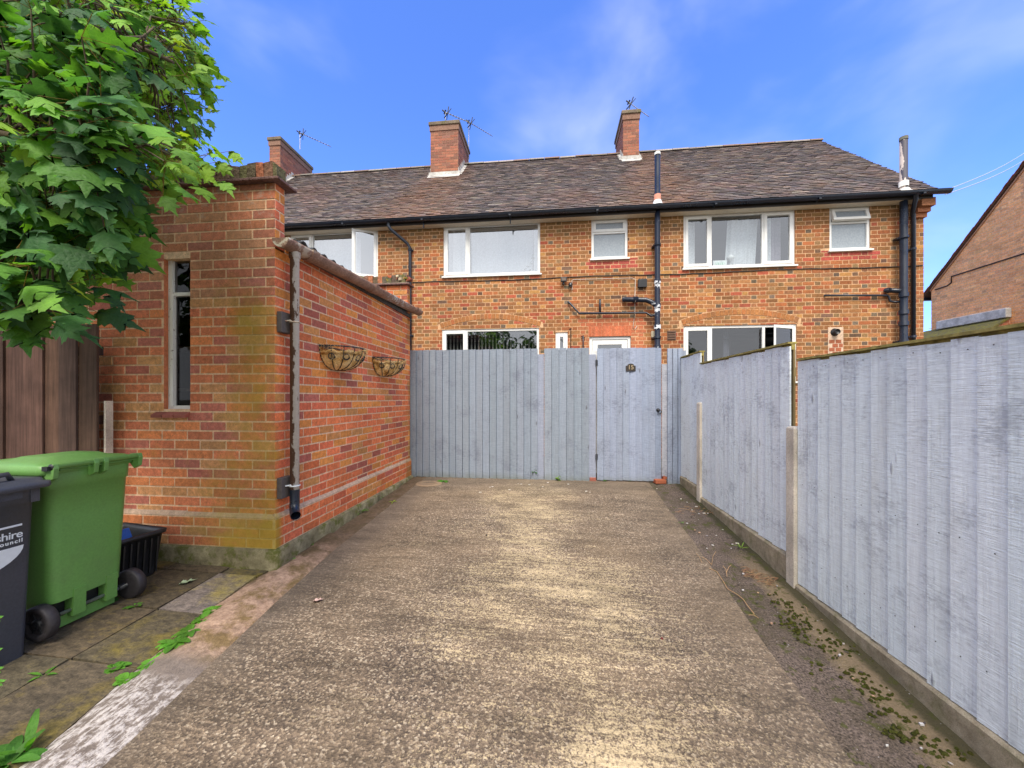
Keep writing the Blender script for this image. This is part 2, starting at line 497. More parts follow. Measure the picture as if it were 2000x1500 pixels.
M['glass_dark'] = mk_glass('old_window_glass', .015, (.45, .44, .45))
def mk_obscure():
    g = NG('obscure_glass')
    n = g.noise(60, 3, .7)
    c = g.mix(g.rng(n, .3, .7), (.22, .26, .30), (.34, .38, .42))
    return g.fin(c, .22, n, .5, .004, spec=.6)
M['obscure'] = mk_obscure()

def mk_leaf(name, c0, c1, trans=.45, var=9):
    g = NG(name)
    n = g.noise(var, 3, .6)
    t = g.tone()
    c = g.mix(1.0, t, grey(g, g.rng(n, .3, .7, .7, 1.3)), 'MULTIPLY')
    vn = g.voro(55, feature='DISTANCE_TO_EDGE')
    c = g.mix(g.rng(vn, .10, .0, 0, .35), c, g.mix(1.0, c, (1.5, 1.4, 1.2), 'MULTIPLY'))
    g.fin(c, .58, g.math('ADD', vn, g.noise(40, 4, .6)), .7, .005, spec=.28)
    tl = g.n('ShaderNodeBsdfTranslucent')
    tc = g.mix(1.0, c, (1.5, 1.6, .55), 'MULTIPLY')
    g.l(tc, tl.inputs[0])
    mx = g.n('ShaderNodeMixShader'); mx.inputs[0].default_value = trans
    g.l(g.b.outputs[0], mx.inputs[1]); g.l(tl.outputs[0], mx.inputs[2]); g.l(mx.outputs[0], g.out.inputs[0])
    return g.mat
M['leaf'] = mk_leaf('maple_leaf', None, None, .42)

def mk_coir():
    g = NG('coir_liner')
    n = g.noise(1, 5, .8, g.coord(scale=(60, 60, 30))); n2 = g.noise(11, 5, .7)
    c = g.ramp(n2, [(.26, (.22, .11, .03)), (.40, (.62, .38, .13)), (.60, (.95, .72, .38))])
    c = g.mix(1.0, c, grey(g, g.rng(n, .3, .7, .55, 1.4)), 'MULTIPLY')
    return g.fin(c, .95, g.math('ADD', n, n2), .6, .008, spec=.1)
M['coir'] = mk_coir()

def mk_drive():
    g = NG('worn_brushed_concrete')
    x, y, z = g.sep()[0:3]
    big = g.noise(1.15, 5, .62, g.coord(loc=(2.3, 1.1, 0)))
    med = g.noise(1, 5, .68, g.coord(scale=(2.2, 9, 1)))
    broom = g.noise(1, 4, .65, g.coord(scale=(3.0, 42, 1)))
    grit = g.noise(95, 4, .75); grit2 = g.noise(200, 3, .7)
    cell = g.voro(105, out=1); cd = g.voro(105, out=0)
    # the paler cement skin survives in a broken patch down the middle of the drive
    cx = g.math('SUBTRACT', x, g.rng(y, 5.0, 1.2, -.42, .12))
    mid = g.rng(g.math('ABSOLUTE', cx), .05, 1.35, .17, -.17, True)
    f = g.math('ADD', g.math('ADD', g.math('MULTIPLY', big, .85), g.math('MULTIPLY', med, .5)), mid)
    f = g.math('ADD', f, g.math('MULTIPLY', g.math('SUBTRACT', broom, .5), .55))
    f = g.math('ADD', f, g.math('MULTIPLY', g.math('SUBTRACT', grit, .5), 1.5))
    f = g.math('ADD', f, g.math('MULTIPLY', g.math('SUBTRACT', g.noise(36, 3, .6, g.coord(loc=(1, 5, 0))), .5), .7))
    pale = g.rng(f, .79, .98)
    s = g.n('ShaderNodeSeparateColor'); g.l(cell, s.inputs[0])
    stone = g.ramp(s.outputs[0], [(0, (.075, .056, .043)), (.3, (.135, .100, .072)), (.6, (.21, .152, .102)), (.85, (.37, .275, .185)), (1, (.62, .51, .37))])
    stone = g.mix(g.rng(grit2, .35, .65, .0, .5), stone, (.10, .08, .065))
    stone = g.mix(g.rng(g.noise(.8, 3, .5), .35, .65, 0, .55), stone, g.mix(g.rng(grit, .35, .65), (.14, .100, .062), (.36, .26, .16)))
    c = g.mix(g.math('MULTIPLY', pale, .92), stone, g.mix(grit, (.36, .26, .14), (.70, .56, .35)))
    # damp algae near the walls and the gate
    e = g.math('MAXIMUM', g.rng(x, -1.5, -1.85), g.rng(y, 4.75, 5.5))
    e = g.math('MAXIMUM', e, g.math('MULTIPLY', g.rng(x, .55, 1.25), .55))
    e = g.rng(g.math('ADD', e, g.math('SUBTRACT', big, .58)), .0, .75, 0, .68)
    c = g.mix(e, c, g.mix(grit, (.070, .054, .042), (.23, .18, .135)))
    c = g.mix(1.0, c, grey(g, g.rng(g.noise(1, 5, .7, g.coord(scale=(1.6, 5, 1), loc=(6, 2, 0))), .32, .66, .66, 1.22)), 'MULTIPLY')
    c = g.mix(1.0, c, grey(g, g.rng(g.noise(1, 4, .6, g.coord(scale=(2.2, 58, 1), rot=(0, 0, .02), loc=(3, 0, 0))), .34, .66, .80, 1.16)), 'MULTIPLY')
    pit = g.rng(g.noise(46, 3, .6, g.coord(loc=(8, 3, 0))), .66, .72, 0, .7)
    c = g.mix(pit, c, (.045, .036, .032))
    wv = g.n('ShaderNodeVectorMath', operation='ADD'); g.l(g.coord(scale=(.55, .38, 1)), wv.inputs[0])
    wc = g.n('ShaderNodeTexNoise'); wc.inputs['Scale'].default_value = 5; g.l(g.coord(), wc.inputs[0]); ws = g.n('ShaderNodeVectorMath', operation='SCALE'); ws.inputs['Scale'].default_value = .22; g.l(wc.outputs['Color'], ws.inputs[0]); g.l(ws.outputs[0], wv.inputs[1])
    crk = g.rng(g.voro(1.0, wv.outputs[0], feature='DISTANCE_TO_EDGE'), .0, .0045, .55, 0)
    crk = g.math('MULTIPLY', crk, g.rng(big, .45, .55))
    c = g.mix(crk, c, (.05, .04, .03))
    h = g.math('ADD', g.math('MULTIPLY', grit, 1.2), g.math('ADD', g.math('MULTIPLY', broom, .5), g.math('MULTIPLY', cd, .6)))
    return g.fin(c, g.rng(grit, .3, .7, .78, .95), h, .75, .010, spec=.22)
M['drive'] = mk_drive()
def mk_verge():
    g = NG('dirty_side_strip')
    x, y, z = g.sep()[0:3]
    n = g.noise(3, 6, .7); grit = g.noise(90, 4, .75); n2 = g.noise(14, 5, .7)
    c = g.mix(g.rng(grit, .34, .66), (.022, .018, .016), (.25, .19, .155))
    c = g.mix(g.rng(n, .42, .60, 0, .6), c, g.mix(grit, (.030, .026, .016), (.11, .085, .05)))
    # sandy mortar haunch beside the gravel boards
    hm = g.math('MULTIPLY', g.rng(g.math('ADD', x, g.math('MULTIPLY', g.math('SUBTRACT', n2, .5), .25)), 1.52, 1.60), g.rng(y, 3.6, 3.2))
    c = g.mix(g.math('MULTIPLY', hm, .8), c, g.mix(grit, (.17, .125, .07), (.36, .27, .165)))
    dk = g.rng(g.math('ADD', x, g.math('MULTIPLY', g.math('SUBTRACT', n2, .5), .08)), 1.69, 1.735)
    c = g.mix(g.math('MULTIPLY', dk, .8), c, (.045, .045, .02))
    c = g.mix(g.rng(g.math('ADD', n2, g.rng(n, .4, .6, -.05, .06)), .57, .62, 0, .8), c, (.07, .075, .018))
    c = g.mix(g.rng(g.noise(70, 2, .5, g.coord(loc=(1, 9, 2))), .74, .76, 0, .8), c, (.55, .52, .5))
    return g.fin(c, .92, g.math('ADD', g.math('MULTIPLY', grit, 1.2), n2), .9, .012, spec=.2)
M['verge'] = mk_verge()
def mk_kerb():
    g = NG('pink_mortar_haunch')
    x, y, z = g.sep()[0:3]
    n = g.noise(6, 6, .7); n2 = g.noise(30, 5, .75); st = g.noise(1, 4, .7, g.coord(scale=(60, 14, 1)))
    c = g.mix(g.rng(n2, .3, .7), (.24, .15, .10), (.56, .38, .27))
    c = g.mix(g.rng(n, .46, .60, 0, .85), c, g.mix(n2, (.09, .06, .025), (.24, .16, .05)))
    far = g.rng(g.math('ADD', y, n), 3.15, 3.7)
    c = g.mix(g.math('MULTIPLY', far, .8), c, g.mix(n2, (.035, .028, .018), (.12, .085, .05)))
    wh = g.math('MULTIPLY', g.rng(g.math('ADD', y, g.math('MULTIPLY', n, .3)), 1.86, 1.74), g.rng(g.math('ADD', st, n2), .92, 1.10))
    base = g.mix(g.rng(y, 2.0, 1.75), c, g.mix(n2, (.09, .075, .065), (.30, .24, .20)))
    c = g.mix(g.rng(g.noise(4, 5, .7, g.coord(loc=(3, 3, 3))), .50, .62, 0, .6), c, g.mix(n2, (.06, .045, .03), (.17, .12, .075)))
    base = g.mix(g.rng(y, 2.0, 1.75), c, base)
    c = g.mix(g.math('MULTIPLY', wh, .75), base, (.62, .57, .54))
    return g.fin(c, .9, g.math('ADD', n, g.math('ADD', n2, st)), .9, .012, spec=.2)
M['kerb'] = mk_kerb()
def mk_slab():
    g = NG('mossy_paving_slab')
    n = g.noise(2.4, 5, .65, g.coord(loc=(7, 3, 0))); st = g.noise(1, 5, .7, g.coord(scale=(16, 30, 1), rot=(0, 0, .6))); f = g.noise(85, 4, .7)
    c = g.mix(g.rng(st, .3, .7), (.045, .036, .024), (.15, .115, .070))
    c = g.mix(g.rng(g.math('ADD', n, g.math('MULTIPLY', g.math('SUBTRACT', st, .5), .35)), .48, .64, 0, .8), c, g.mix(st, (.10, .075, .010), (.22, .165, .035)))
    c = g.mix(1.0, c, g.tone(), 'MULTIPLY')
    c = g.mix(1.0, c, grey(g, g.rng(f, .3, .7, .62, 1.35)), 'MULTIPLY')
    return g.fin(c, .72, g.math('ADD', f, st), .6, .006, spec=.35)
M['slab'] = mk_slab()

# ------------------------------------------------------------------ the ground
def sheet(name, xf0, xf1, y0, y1, nx, ny, off, mat, rough=0.0):
    mb = MB(); vs = []
    for j in range(ny + 1):
        y = y0 + (y1 - y0) * j / ny
        a, b = xf0(y), xf1(y)
        for i in range(nx + 1):
            x = a + (b - a) * i / nx
            o = off(x, y, i / nx) if callable(off) else off
            n = mnoise.noise(Vector((x * 3, y * 3, 1))) * rough
            vs.append((x, y, G(x, y) + o + n))
    fs = [(j * (nx + 1) + i, j * (nx + 1) + i + 1, (j + 1) * (nx + 1) + i + 1, (j + 1) * (nx + 1) + i) for j in range(ny) for i in range(nx)]
    mb.add(vs, fs, 0, (1, 1, 1), True)
    return mb.build(name, mat)
def lerp_tab(tab):
    def f(y):
        if y <= tab[0][0]: return tab[0][1]
        for (a, va), (b, vb) in zip(tab, tab[1:]):
            if y <= b: return va + (vb - va) * (y - a) / (b - a)
        return tab[-1][1]
    return f
wob = lambda y, k: .012 * mnoise.noise(Vector((y * 2.3, k, 0)))
drvL_t = lerp_tab([(-5, -1.65), (1.26, -1.73), (2.06, -1.82), (3.12, -1.905), (5.6, -1.93)])
drvR_t = lerp_tab([(-5, 1.22), (1.76, 1.225), (2.31, 1.236), (3.2, 1.29), (4.57, 1.34), (5.6, 1.36)])
drvL = lambda y: drvL_t(y) + wob(y, 3)
drvR = lambda y: drvR_t(y) + wob(y, 8)
kerL_t = lerp_tab([(-5, -1.9), (1.28, -2.03), (1.63, -2.10), (2.14, -2.20), (2.6, -2.21), (2.75, -2.175), (5.6, -2.175)])
gb = MB()
xs = [-400, -60, -12] + [-4 + i * .5 for i in range(17)] + [12, 60, 400]
ys = [-300, -40] + [-6 + i * .8 for i in range(15)] + [5.6, 8, 12, 60, 400]
vs = [(x, y, G(x, y) - .06) for y in ys for x in xs]
nx = len(xs)
gb.add(vs, [(j * nx + i, j * nx + i + 1, (j + 1) * nx + i + 1, (j + 1) * nx + i) for j in range(len(ys) - 1) for i in range(nx - 1)])
tag(gb.build('ground', M['dirt']), kind='structure')
tag(sheet('driveway', drvL, drvR, -4, 5.62, 40, 120, 0.0, M['drive'], .006), kind='structure')
tag(sheet('driveway_edge_strip', lambda y: drvR(y) + .004, lambda y: 1.84, -4, 5.62, 14, 110, lambda x, y, t: -.010 + .022 * max(0, t - .5) + .010 * mnoise.noise(Vector((x * 9, y * 9, 5))), M['verge'], .004), kind='structure')
tag(sheet('driveway_mortar_haunch', kerL_t, lambda y: drvL(y) + .012, -4, 5.62, 10, 160, lambda x, y, t: .002 + (.026 * math.sin(min(1, t * 1.25) * math.pi) if y < 3.4 else -.004) - (.02 if t > .99 else 0) + .012 * mnoise.noise(Vector((x * 11, y * 11, 2))), M['kerb'], .004), kind='structure')
# paving slabs, one sheet with joints, laid slightly uneven
pv = MB()
xe = [-5.4, -4.75, -4.05, -3.42, -2.97, -2.52, -2.0]
ye = [-.45, -.02, .41, .85, 1.28, 1.715, 2.15, 2.60, 2.74]
for i in range(len(xe) - 1):
    for j in range(len(ye) - 1):
        j4 = .006
        x0, x1, y0, y1 = xe[i] + j4, xe[i + 1] - j4, ye[j] + j4, ye[j + 1] - j4
        if x1 > -2.1:
            pass
        kr = lambda y: kerL_t(y) - .002
        col = jit((1, 1, 1), .18)
        if (i, j) == (5, 6): col = (1.8, 1.9, 2.6)
        dz = [rr(-.006, .010) for _ in range(4)]
        P4 = []
        for (x, y), d in zip(((x0, y0), (x1, y0), (x1, y1), (x0, y1)), dz):
            if i == 5 and x > -2.3: x = kr(y)
            P4.append((x, y, G(x, y) + .006 + d))
        lo = [(p[0], p[1], p[2] - .05) for p in P4]
        pv.add(P4 + lo, [(0, 1, 2, 3), (0, 4, 5, 1), (1, 5, 6, 2), (2, 6, 7, 3), (3, 7, 4, 0)], 0, col)
tag(pv.build('paving_slabs', M['slab']), kind='structure')

# ------------------------------------------------------------------ brickwork
def course_bricks(mb, P, u0, u1, z0, z1, course, unit, holes=(), bond='stretcher', colf=None, proud=.0025, clip=None, skip=None, jt=.0125, phase=0.0):
    half = unit / 2
    nrow = int(math.ceil((z1 - z0) / course - 1e-6))
    for r in range(nrow):
        za = z0 + r * course + jt / 2; zb = min(z0 + (r + 1) * course - jt / 2, z1)
        if zb - za < .01: continue
        us = []
        if bond == 'stretcher':
            u = u0 - (half if r % 2 else 0) + phase
            while u > u0: u -= unit
            while u < u1: us.append((u, u + unit, 0)); u += unit
        elif bond == 'flemish':
            per = unit + half; u = u0 - (per / 2 if r % 2 else 0) - per
            while u < u1:
                us.append((u, u + unit, 0)); us.append((u + unit, u + per, 1)); u += per
        for a, b, hd in us:
            a2, b2 = max(a + jt / 2, u0), min(b - jt / 2, u1)
            if clip:
                ca, cb = clip((za + zb) / 2); a2 = max(a2, ca); b2 = min(b2, cb)
            if b2 - a2 < .015: continue
            segs = [(a2, b2)]; zA, zB = za, zb
            for (h0, h1, hz0, hz1) in holes:
                if hz0 >= zb or hz1 <= za or h0 >= b2 or h1 <= a2: continue
                ov = min(zb, hz1) - max(za, hz0)
                if ov < (zb - za) * .55:
                    if hz0 > za: zB = min(zB, hz0)
                    else: zA = max(zA, hz1)
                    continue
                ns = []
                for s0, s1 in segs:
                    if h0 > s0: ns.append((s0, min(s1, h0)))
                    if h1 < s1: ns.append((max(s0, h1), s1))
                segs = [q for q in ns if q[1] - q[0] > .012]
            if zB - zA < .01: continue
            for s0, s1 in segs:
                um, zm = (s0 + s1) / 2, (zA + zB) / 2
                c = colf(um, zm, hd)
                if skip and any(skip(a_, b_) for a_ in (s0, um, s1) for b_ in (zA, zm, zB)):
                    ns_ = max(1, int((s1 - s0) / .022)); w_ = (s1 - s0) / ns_; d = proud
                    for k_ in range(ns_):
                        sa = s0 + k_ * w_; run = []; best = []
                        for i_ in range(8):
                            zz_ = zA + (zB - zA) * (i_ + .5) / 8
                            if skip(sa + w_ / 2, zz_): run = []
                            else:
                                run.append(i_)
                                if len(run) > len(best): best = list(run)
                        if len(best) < 2: continue
                        z_a = zA + (zB - zA) * best[0] / 8; z_b = zA + (zB - zA) * (best[-1] + 1) / 8
                        t = [P(sa, z_a, d), P(sa + w_, z_a, d), P(sa + w_, z_b, d), P(sa, z_b, d)]
                        mb.add(t, [(0, 1, 2, 3)], 0, c)
                    continue
                d = proud + rr(-.0012, .0022); w = .0008
                q = [P(s0, zA, 0), P(s1, zA, 0), P(s1, zB, 0), P(s0, zB, 0)]
                t = [P(s0 + w, zA + w, d), P(s1 - w, zA + w, d), P(s1 - w, zB - w, d), P(s0 + w, zB - w, d)]
                mb.add(q + t, [(4, 5, 6, 7), (0, 1, 5, 4), (1, 2, 6, 5), (2, 3, 7, 6), (3, 0, 4, 7)], 0, c)
def wall_sheet(mb, P, u0, u1, z0, z1, holes, depth, mcol, topf=None, rcol=None):
    us = sorted({u0, u1} | {h for q in holes for h in q[0:2] if u0 < h < u1})
    zs = sorted({z0, z1} | {h for q in holes for h in q[2:4] if z0 < h < z1})
    for ua, ub in zip(us, us[1:]):
        for za, zb in zip(zs, zs[1:]):
            um, zm = (ua + ub) / 2, (za + zb) / 2
            if any(h[0] < um < h[1] and h[2] < zm < h[3] for h in holes): continue
            mb.quad(P(ua, za, 0), P(ub, za, 0), P(ub, zb, 0), P(ua, zb, 0), 0, mcol)
    rc = rcol or mcol
    for (a, b, c, d) in holes:
        mb.quad(P(a, c, 0), P(a, d, 0), P(a, d, -depth), P(a, c, -depth), 0, rc)
        mb.quad(P(b, c, 0), P(b, d, 0), P(b, d, -depth), P(b, c, -depth), 0, rc)
        mb.quad(P(a, d, 0), P(b, d, 0), P(b, d, -depth), P(a, d, -depth), 0, rc)
        mb.quad(P(a, c, 0), P(b, c, 0), P(b, c, -depth), P(a, c, -depth), 0, rc)

HB, HL = .081, .229
MORT = (.60, .37, .21)
def house_col(u, z, hd):
    r = R.random()
    if hd and r < .11: return jit((.15, .11, .075), .25)
    if hd and r < .30: return jit((.24, .14, .065), .2)
    if r < .34: return jit((.33, .150, .058), .18)
    if r < .60: return jit((.33, .115, .045), .18)
    if r < .77: return jit((.26, .115, .045), .18)
    if r < .87: return jit((.26, .115, .055), .2)
    if r < .93: return jit((.34, .085, .045), .2)
    if r < .97: return jit((.15, .085, .055), .25)
    return jit((.42, .21, .07), .1)
def red_patch(): return jit((.36, .075, .055), .25)

# ------------------------------------------------------------------ the terrace
FY = 8.16
HX0, HX1 = -11.5, 7.18
ZE = 5.04                       # wall top at the eaves
terr = empty('terrace_house', (0, FY, 0))
tag(terr, 'long brick terrace with a brown tiled roof, three chimneys and white windows behind the gate', 'house')
def W(px0, py0, px1, py1):      # opening from photo pixels, averaged to a true rectangle on the facade
    a = onY(px0, py0, FY); b = onY(px1, py1, FY)
    return a.x, b.x, b.z, a.z
w1r = onY(738, 447, FY).x
wz = {'up_t': onY(960, 437, FY).z, 'up_b': onY(960, 537.5, FY).z}
W2 = (onY(866, 500, FY).x, onY(1055, 500, FY).x, wz['up_b'], onY(960, 436, FY).z)
W1 = (w1r - (W2[1] - W2[0]), w1r, wz['up_b'], W2[3])
W3 = (onY(1155, 460, FY).x, onY(1226, 460, FY).x, onY(1190, 505, FY).z, onY(1190, 426, FY).z)
W4 = (onY(1335, 460, FY).x, onY(1553, 460, FY).x, onY(1445, 521, FY).z, onY(1445, 414, FY).z)
W5 = (onY(1620, 460, FY).x, onY(1700, 460, FY).x, onY(1660, 488, FY).z, onY(1660, 402, FY).z)
G1 = (onY(863, 660, FY).x, onY(1053, 660, FY).x, onY(960, 760, FY).z, onY(960, 642, FY).z)
G2 = (onY(1085, 660, FY).x, onY(1109, 660, FY).x, onY(1097, 735, FY).z, onY(1097, 649, FY).z)
GD = (onY(1151, 660, FY).x, onY(1232, 660, FY).x, 0.08, onY(1190, 657, FY).z)
G4 = (onY(1335, 660, FY).x, onY(1556, 660, FY).x, onY(1552, 745, FY).z, onY(1445, 635, FY).z)
holes = [W1, W2, W3, W4, W5, G1, G2, GD, G4]

def arch_of(h):
    w = h[1] - h[0] + .06; cx = (h[0] + h[1]) / 2; rise = .20
    rad = (w * w / 4 + rise * rise) / (2 * rise)
    return cx, h[3] + .015 + rise - rad, rad, w / 2
arches = [arch_of(G1), arch_of(G4)]
def in_arch(u, z):
    for cx, cz, rad, hw in arches:
        d = math.hypot(u - cx, z - cz)
        if abs(u - cx) < hw + .05 and rad - .010 < d < rad + .122 and z > cz: return True
    return False
door_sold = (GD[0] - .02, GD[1] + .02, GD[3], GD[3] + .225)
def fskip(u, z):
    if in_arch(u, z): return True
    s = door_sold
    return s[0] < u < s[1] and s[2] < z < s[3]
def fcol(u, z, hd):
    for w in (W3, W5):
        if w[0] - .06 < u < w[1] + .10 and w[2] - .20 < z < w[2]: return red_patch()
    if GD[0] - .28 < u < GD[1] + .22 and GD[3] + .2 < z < GD[3] + .36: return mixc(house_col(u, z, hd), (.50, .14, .07), .7)
    if GD[1] < u < GD[1] + .22 and z < GD[3] + .25: return mixc(house_col(u, z, hd), (.50, .16, .08), .75)
    if GD[0] - .25 < u < GD[0] and z < GD[3] + .2: return mixc(house_col(u, z, hd), (.50, .16, .08), .4)
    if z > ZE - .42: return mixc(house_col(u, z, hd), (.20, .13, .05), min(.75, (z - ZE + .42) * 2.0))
    return house_col(u, z, hd)
PF = lambda u, z, d: (u, FY - d, z)
mb = MB()
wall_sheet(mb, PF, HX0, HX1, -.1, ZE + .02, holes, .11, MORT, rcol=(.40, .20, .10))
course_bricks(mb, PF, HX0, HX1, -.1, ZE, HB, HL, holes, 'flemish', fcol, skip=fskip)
for cx, cz, rad, hw in arches:          # segmental arch of bricks on end
    a0 = math.asin(hw / (rad + .05)); n = int(2 * a0 * rad / .082)
    for k in range(n):
        a = -a0 + (k + .5) * 2 * a0 / n
        c = Vector((cx + math.sin(a) * (rad + .056), FY - .002, cz + math.cos(a) * (rad + .056)))
        ur = Vector((math.sin(a), 0, math.cos(a))); ut = Vector((math.cos(a), 0, -math.sin(a)))
        mb.obox(c, ut * (a0 * rad / n - .004), Vector((0, .0065, 0)), ur * .054, 0, mixc(house_col(0, 0, 0), (.42, .17, .055), .5))
n = 13
for k in range(n):                       # soldier course over the back door
    w = (door_sold[1] - door_sold[0]) / n
    mb.box(door_sold[0] + k * w + .005, door_sold[0] + (k + 1) * w - .005, FY - .0055, FY + .01, door_sold[2] + .004, door_sold[3] - .006, 0, jit((.52, .15, .07), .12))
mb.quad((door_sold[0], FY - .001, door_sold[2]), (door_sold[1], FY - .001, door_sold[2]), (door_sold[1], FY - .001, door_sold[3]), (door_sold[0], FY - .001, door_sold[3]), 0, (.55, .22, .12))
# right gable wall, rear wall, left end
RY = 11.15; RZ = 8.24; EY = 7.93; EZ = 5.11
slope = (RZ - EZ) / (RY - EY)
BY = RY + (RY - FY)
PG = lambda u, z, d: (HX1 + d, u, z)
gz = lambda z: (FY, BY) if z < ZE else (FY + (z - ZE) / slope, BY - (z - ZE) / slope)
mb.add([(HX1, FY, -.1), (HX1, BY, -.1), (HX1, BY, ZE + .2), (HX1, RY, RZ - .08), (HX1, FY, ZE + .2)], [(0, 1, 2, 3, 4)], 0, MORT)
mb.add([(HX0, FY, -.1), (HX0, BY, -.1), (HX0, BY, ZE + .2), (HX0, RY, RZ - .08), (HX0, FY, ZE + .2)], [(0, 1, 2, 3, 4)], 0, (.4, .18, .08))
mb.quad((HX0, BY, -.1), (HX1, BY, -.1), (HX1, BY, ZE + .2), (HX0, BY, ZE + .2), 0, (.4, .18, .08))
course_bricks(mb, PG, FY, BY, -.1, RZ - .1, HB, HL, (), 'flemish', house_col, clip=gz)
# stepped brick kneeler at the foot of the gable
for k, (oy, z0, z1) in enumerate(((.06, ZE - .33, ZE - .25), (.12, ZE - .25, ZE - .17), (.20, ZE - .17, ZE - .02))):
    mb.box(HX1 - .20, HX1 + .012 + .012 * k, FY - oy, FY + .05, z0, z1, 0, jit((.36, .15, .075), .15))
mb.build('wall', M['masonry'], terr)
# floor of the loft and a dark shell behind the windows
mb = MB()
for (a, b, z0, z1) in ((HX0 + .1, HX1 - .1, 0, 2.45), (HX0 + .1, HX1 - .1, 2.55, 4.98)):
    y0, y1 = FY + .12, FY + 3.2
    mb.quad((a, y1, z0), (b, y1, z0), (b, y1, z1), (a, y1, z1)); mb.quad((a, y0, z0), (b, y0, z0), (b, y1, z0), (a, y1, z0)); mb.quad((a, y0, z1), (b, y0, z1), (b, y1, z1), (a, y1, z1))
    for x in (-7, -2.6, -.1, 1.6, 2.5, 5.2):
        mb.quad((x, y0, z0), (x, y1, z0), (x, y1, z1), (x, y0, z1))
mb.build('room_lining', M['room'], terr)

# roof: plain clay tiles in staggered courses, both slopes
sl = math.hypot(RY - EY, RZ - EZ); ey = (RY - EY) / sl; ez = (RZ - EZ) / sl
VX = HX1 + .07
def tile_col(x, s):
    n = mnoise.noise(Vector((x * .55, s * .55, 3))) * .5 + .5
    warm = 0
    for cx, wdt in ((-2.9, .9), (2.6, .75)):
        warm = max(warm, 1 - abs(x - cx + (sl - s) * .10) / (wdt * (.6 + .28 * (sl - s))))
    r = R.random()
    r = .5 * r + .5 * (mnoise.noise(Vector((x * 1.2, s * 9, 7))) * .9 + .5)
    base = (.085, .070, .070) if r < .40 else (.115, .092, .086) if r < .60 else (.145, .112, .098) if r < .80 else (.19, .155, .13)
    if warm > 0: base = mixc(base, (.19, .10, .06), min(.7, warm) * rr(.4, 1))
    elif n > .6: base = mixc(base, (.17, .075, .05), (n - .6) * 1.6)
    return jit(base, .25)
mb = MB()
EXPO = .100; TW = .166
ncourse = int(sl / EXPO)
ystart = -.03
x_left_vis = -8.9
for back in (0, 1):
    yy = (lambda y: y) if not back else (lambda y: 2 * RY - y)
    # sarking sheet below
    mb.quad((HX0, yy(EY), EZ - .045), (VX - .01, yy(EY), EZ - .045), (VX - .01, RY, RZ - .05), (HX0, RY, RZ - .05), 0, (.05, .04, .04))
    if back:
        mb.quad((HX0, yy(EY), EZ), (VX, yy(EY), EZ), (VX, RY, RZ - .005), (HX0, RY, RZ - .005), 0, (.11, .075, .065)); continue
    for k in range(ncourse + 1):
        s = ystart + k * EXPO
        x = (HX0 if k % 2 else HX0 + TW / 2)
        sag = .012 * math.sin(k * .9)
        while x < VX - .02:
            xb = min(x + TW, VX + rr(-.012, .012))
            tl = min(.20, sl - s); lift = .024 + rr(0, .012) + .006 * mnoise.noise(Vector((x * 2, s * 6, 1))); th = .018
            if tl < .03: break
            ds = rr(-.004, .004) + .009 * mnoise.noise(Vector((x * .9, k * 1.7, 4))); tlt = rr(-.004, .004)
            ny, nz = -ez, ez and ey
            def pt(xx, ss, hh): return (xx, EY + ss * ey - hh * ez, EZ + ss * ez + hh * ey + .010 * mnoise.noise(Vector((xx * .8, ss * .7, 0))))
            a = [pt(x + .002, s + ds, lift + tlt), pt(xb - .002, s + ds, lift - tlt), pt(xb - .002, s + tl, .004), pt(x + .002, s + tl, .004)]
            b = [pt(x + .002, s + ds, lift - th + tlt), pt(xb - .002, s + ds, lift - th - tlt), pt(xb - .002, s + tl, -.006), pt(x + .002, s + tl, -.006)]
            if x > x_left_vis or R.random() < 2:
                mb.add(a + b, [(0, 1, 2, 3), (0, 4, 5, 1), (1, 5, 6, 2), (3, 7, 4, 0)], 0, tile_col(x, s))
            x += TW
roof = mb.build('roof', M['tile'], terr)
mb = MB()
x = HX0
while x < VX:                            # half-round ridge tiles
    x2 = min(x + .45, VX + .03); h = rr(-.006, .006)
    seg = 8; vs = []
    for xx in (x + .006, x2 - .006):
        for i in range(seg + 1):
            an = math.pi * i / seg
            vs.append((xx, RY - math.cos(an) * .125, RZ - .045 + math.sin(an) * .085 + h))
    mb.add(vs, [(i, i + 1, seg + 2 + i, seg + 1 + i) for i in range(seg)] + [tuple(range(seg + 1)), tuple(range(seg + 1, 2 * seg + 2))], 0, jit(pick([(.25, .215, .19), (.20, .175, .155), (.30, .27, .24), (.20, .14, .11)]), .15))
    x = x2
mb.build('ridge_tile', M['tile_r'] if 'tile_r' in M else M['tile'], roof)

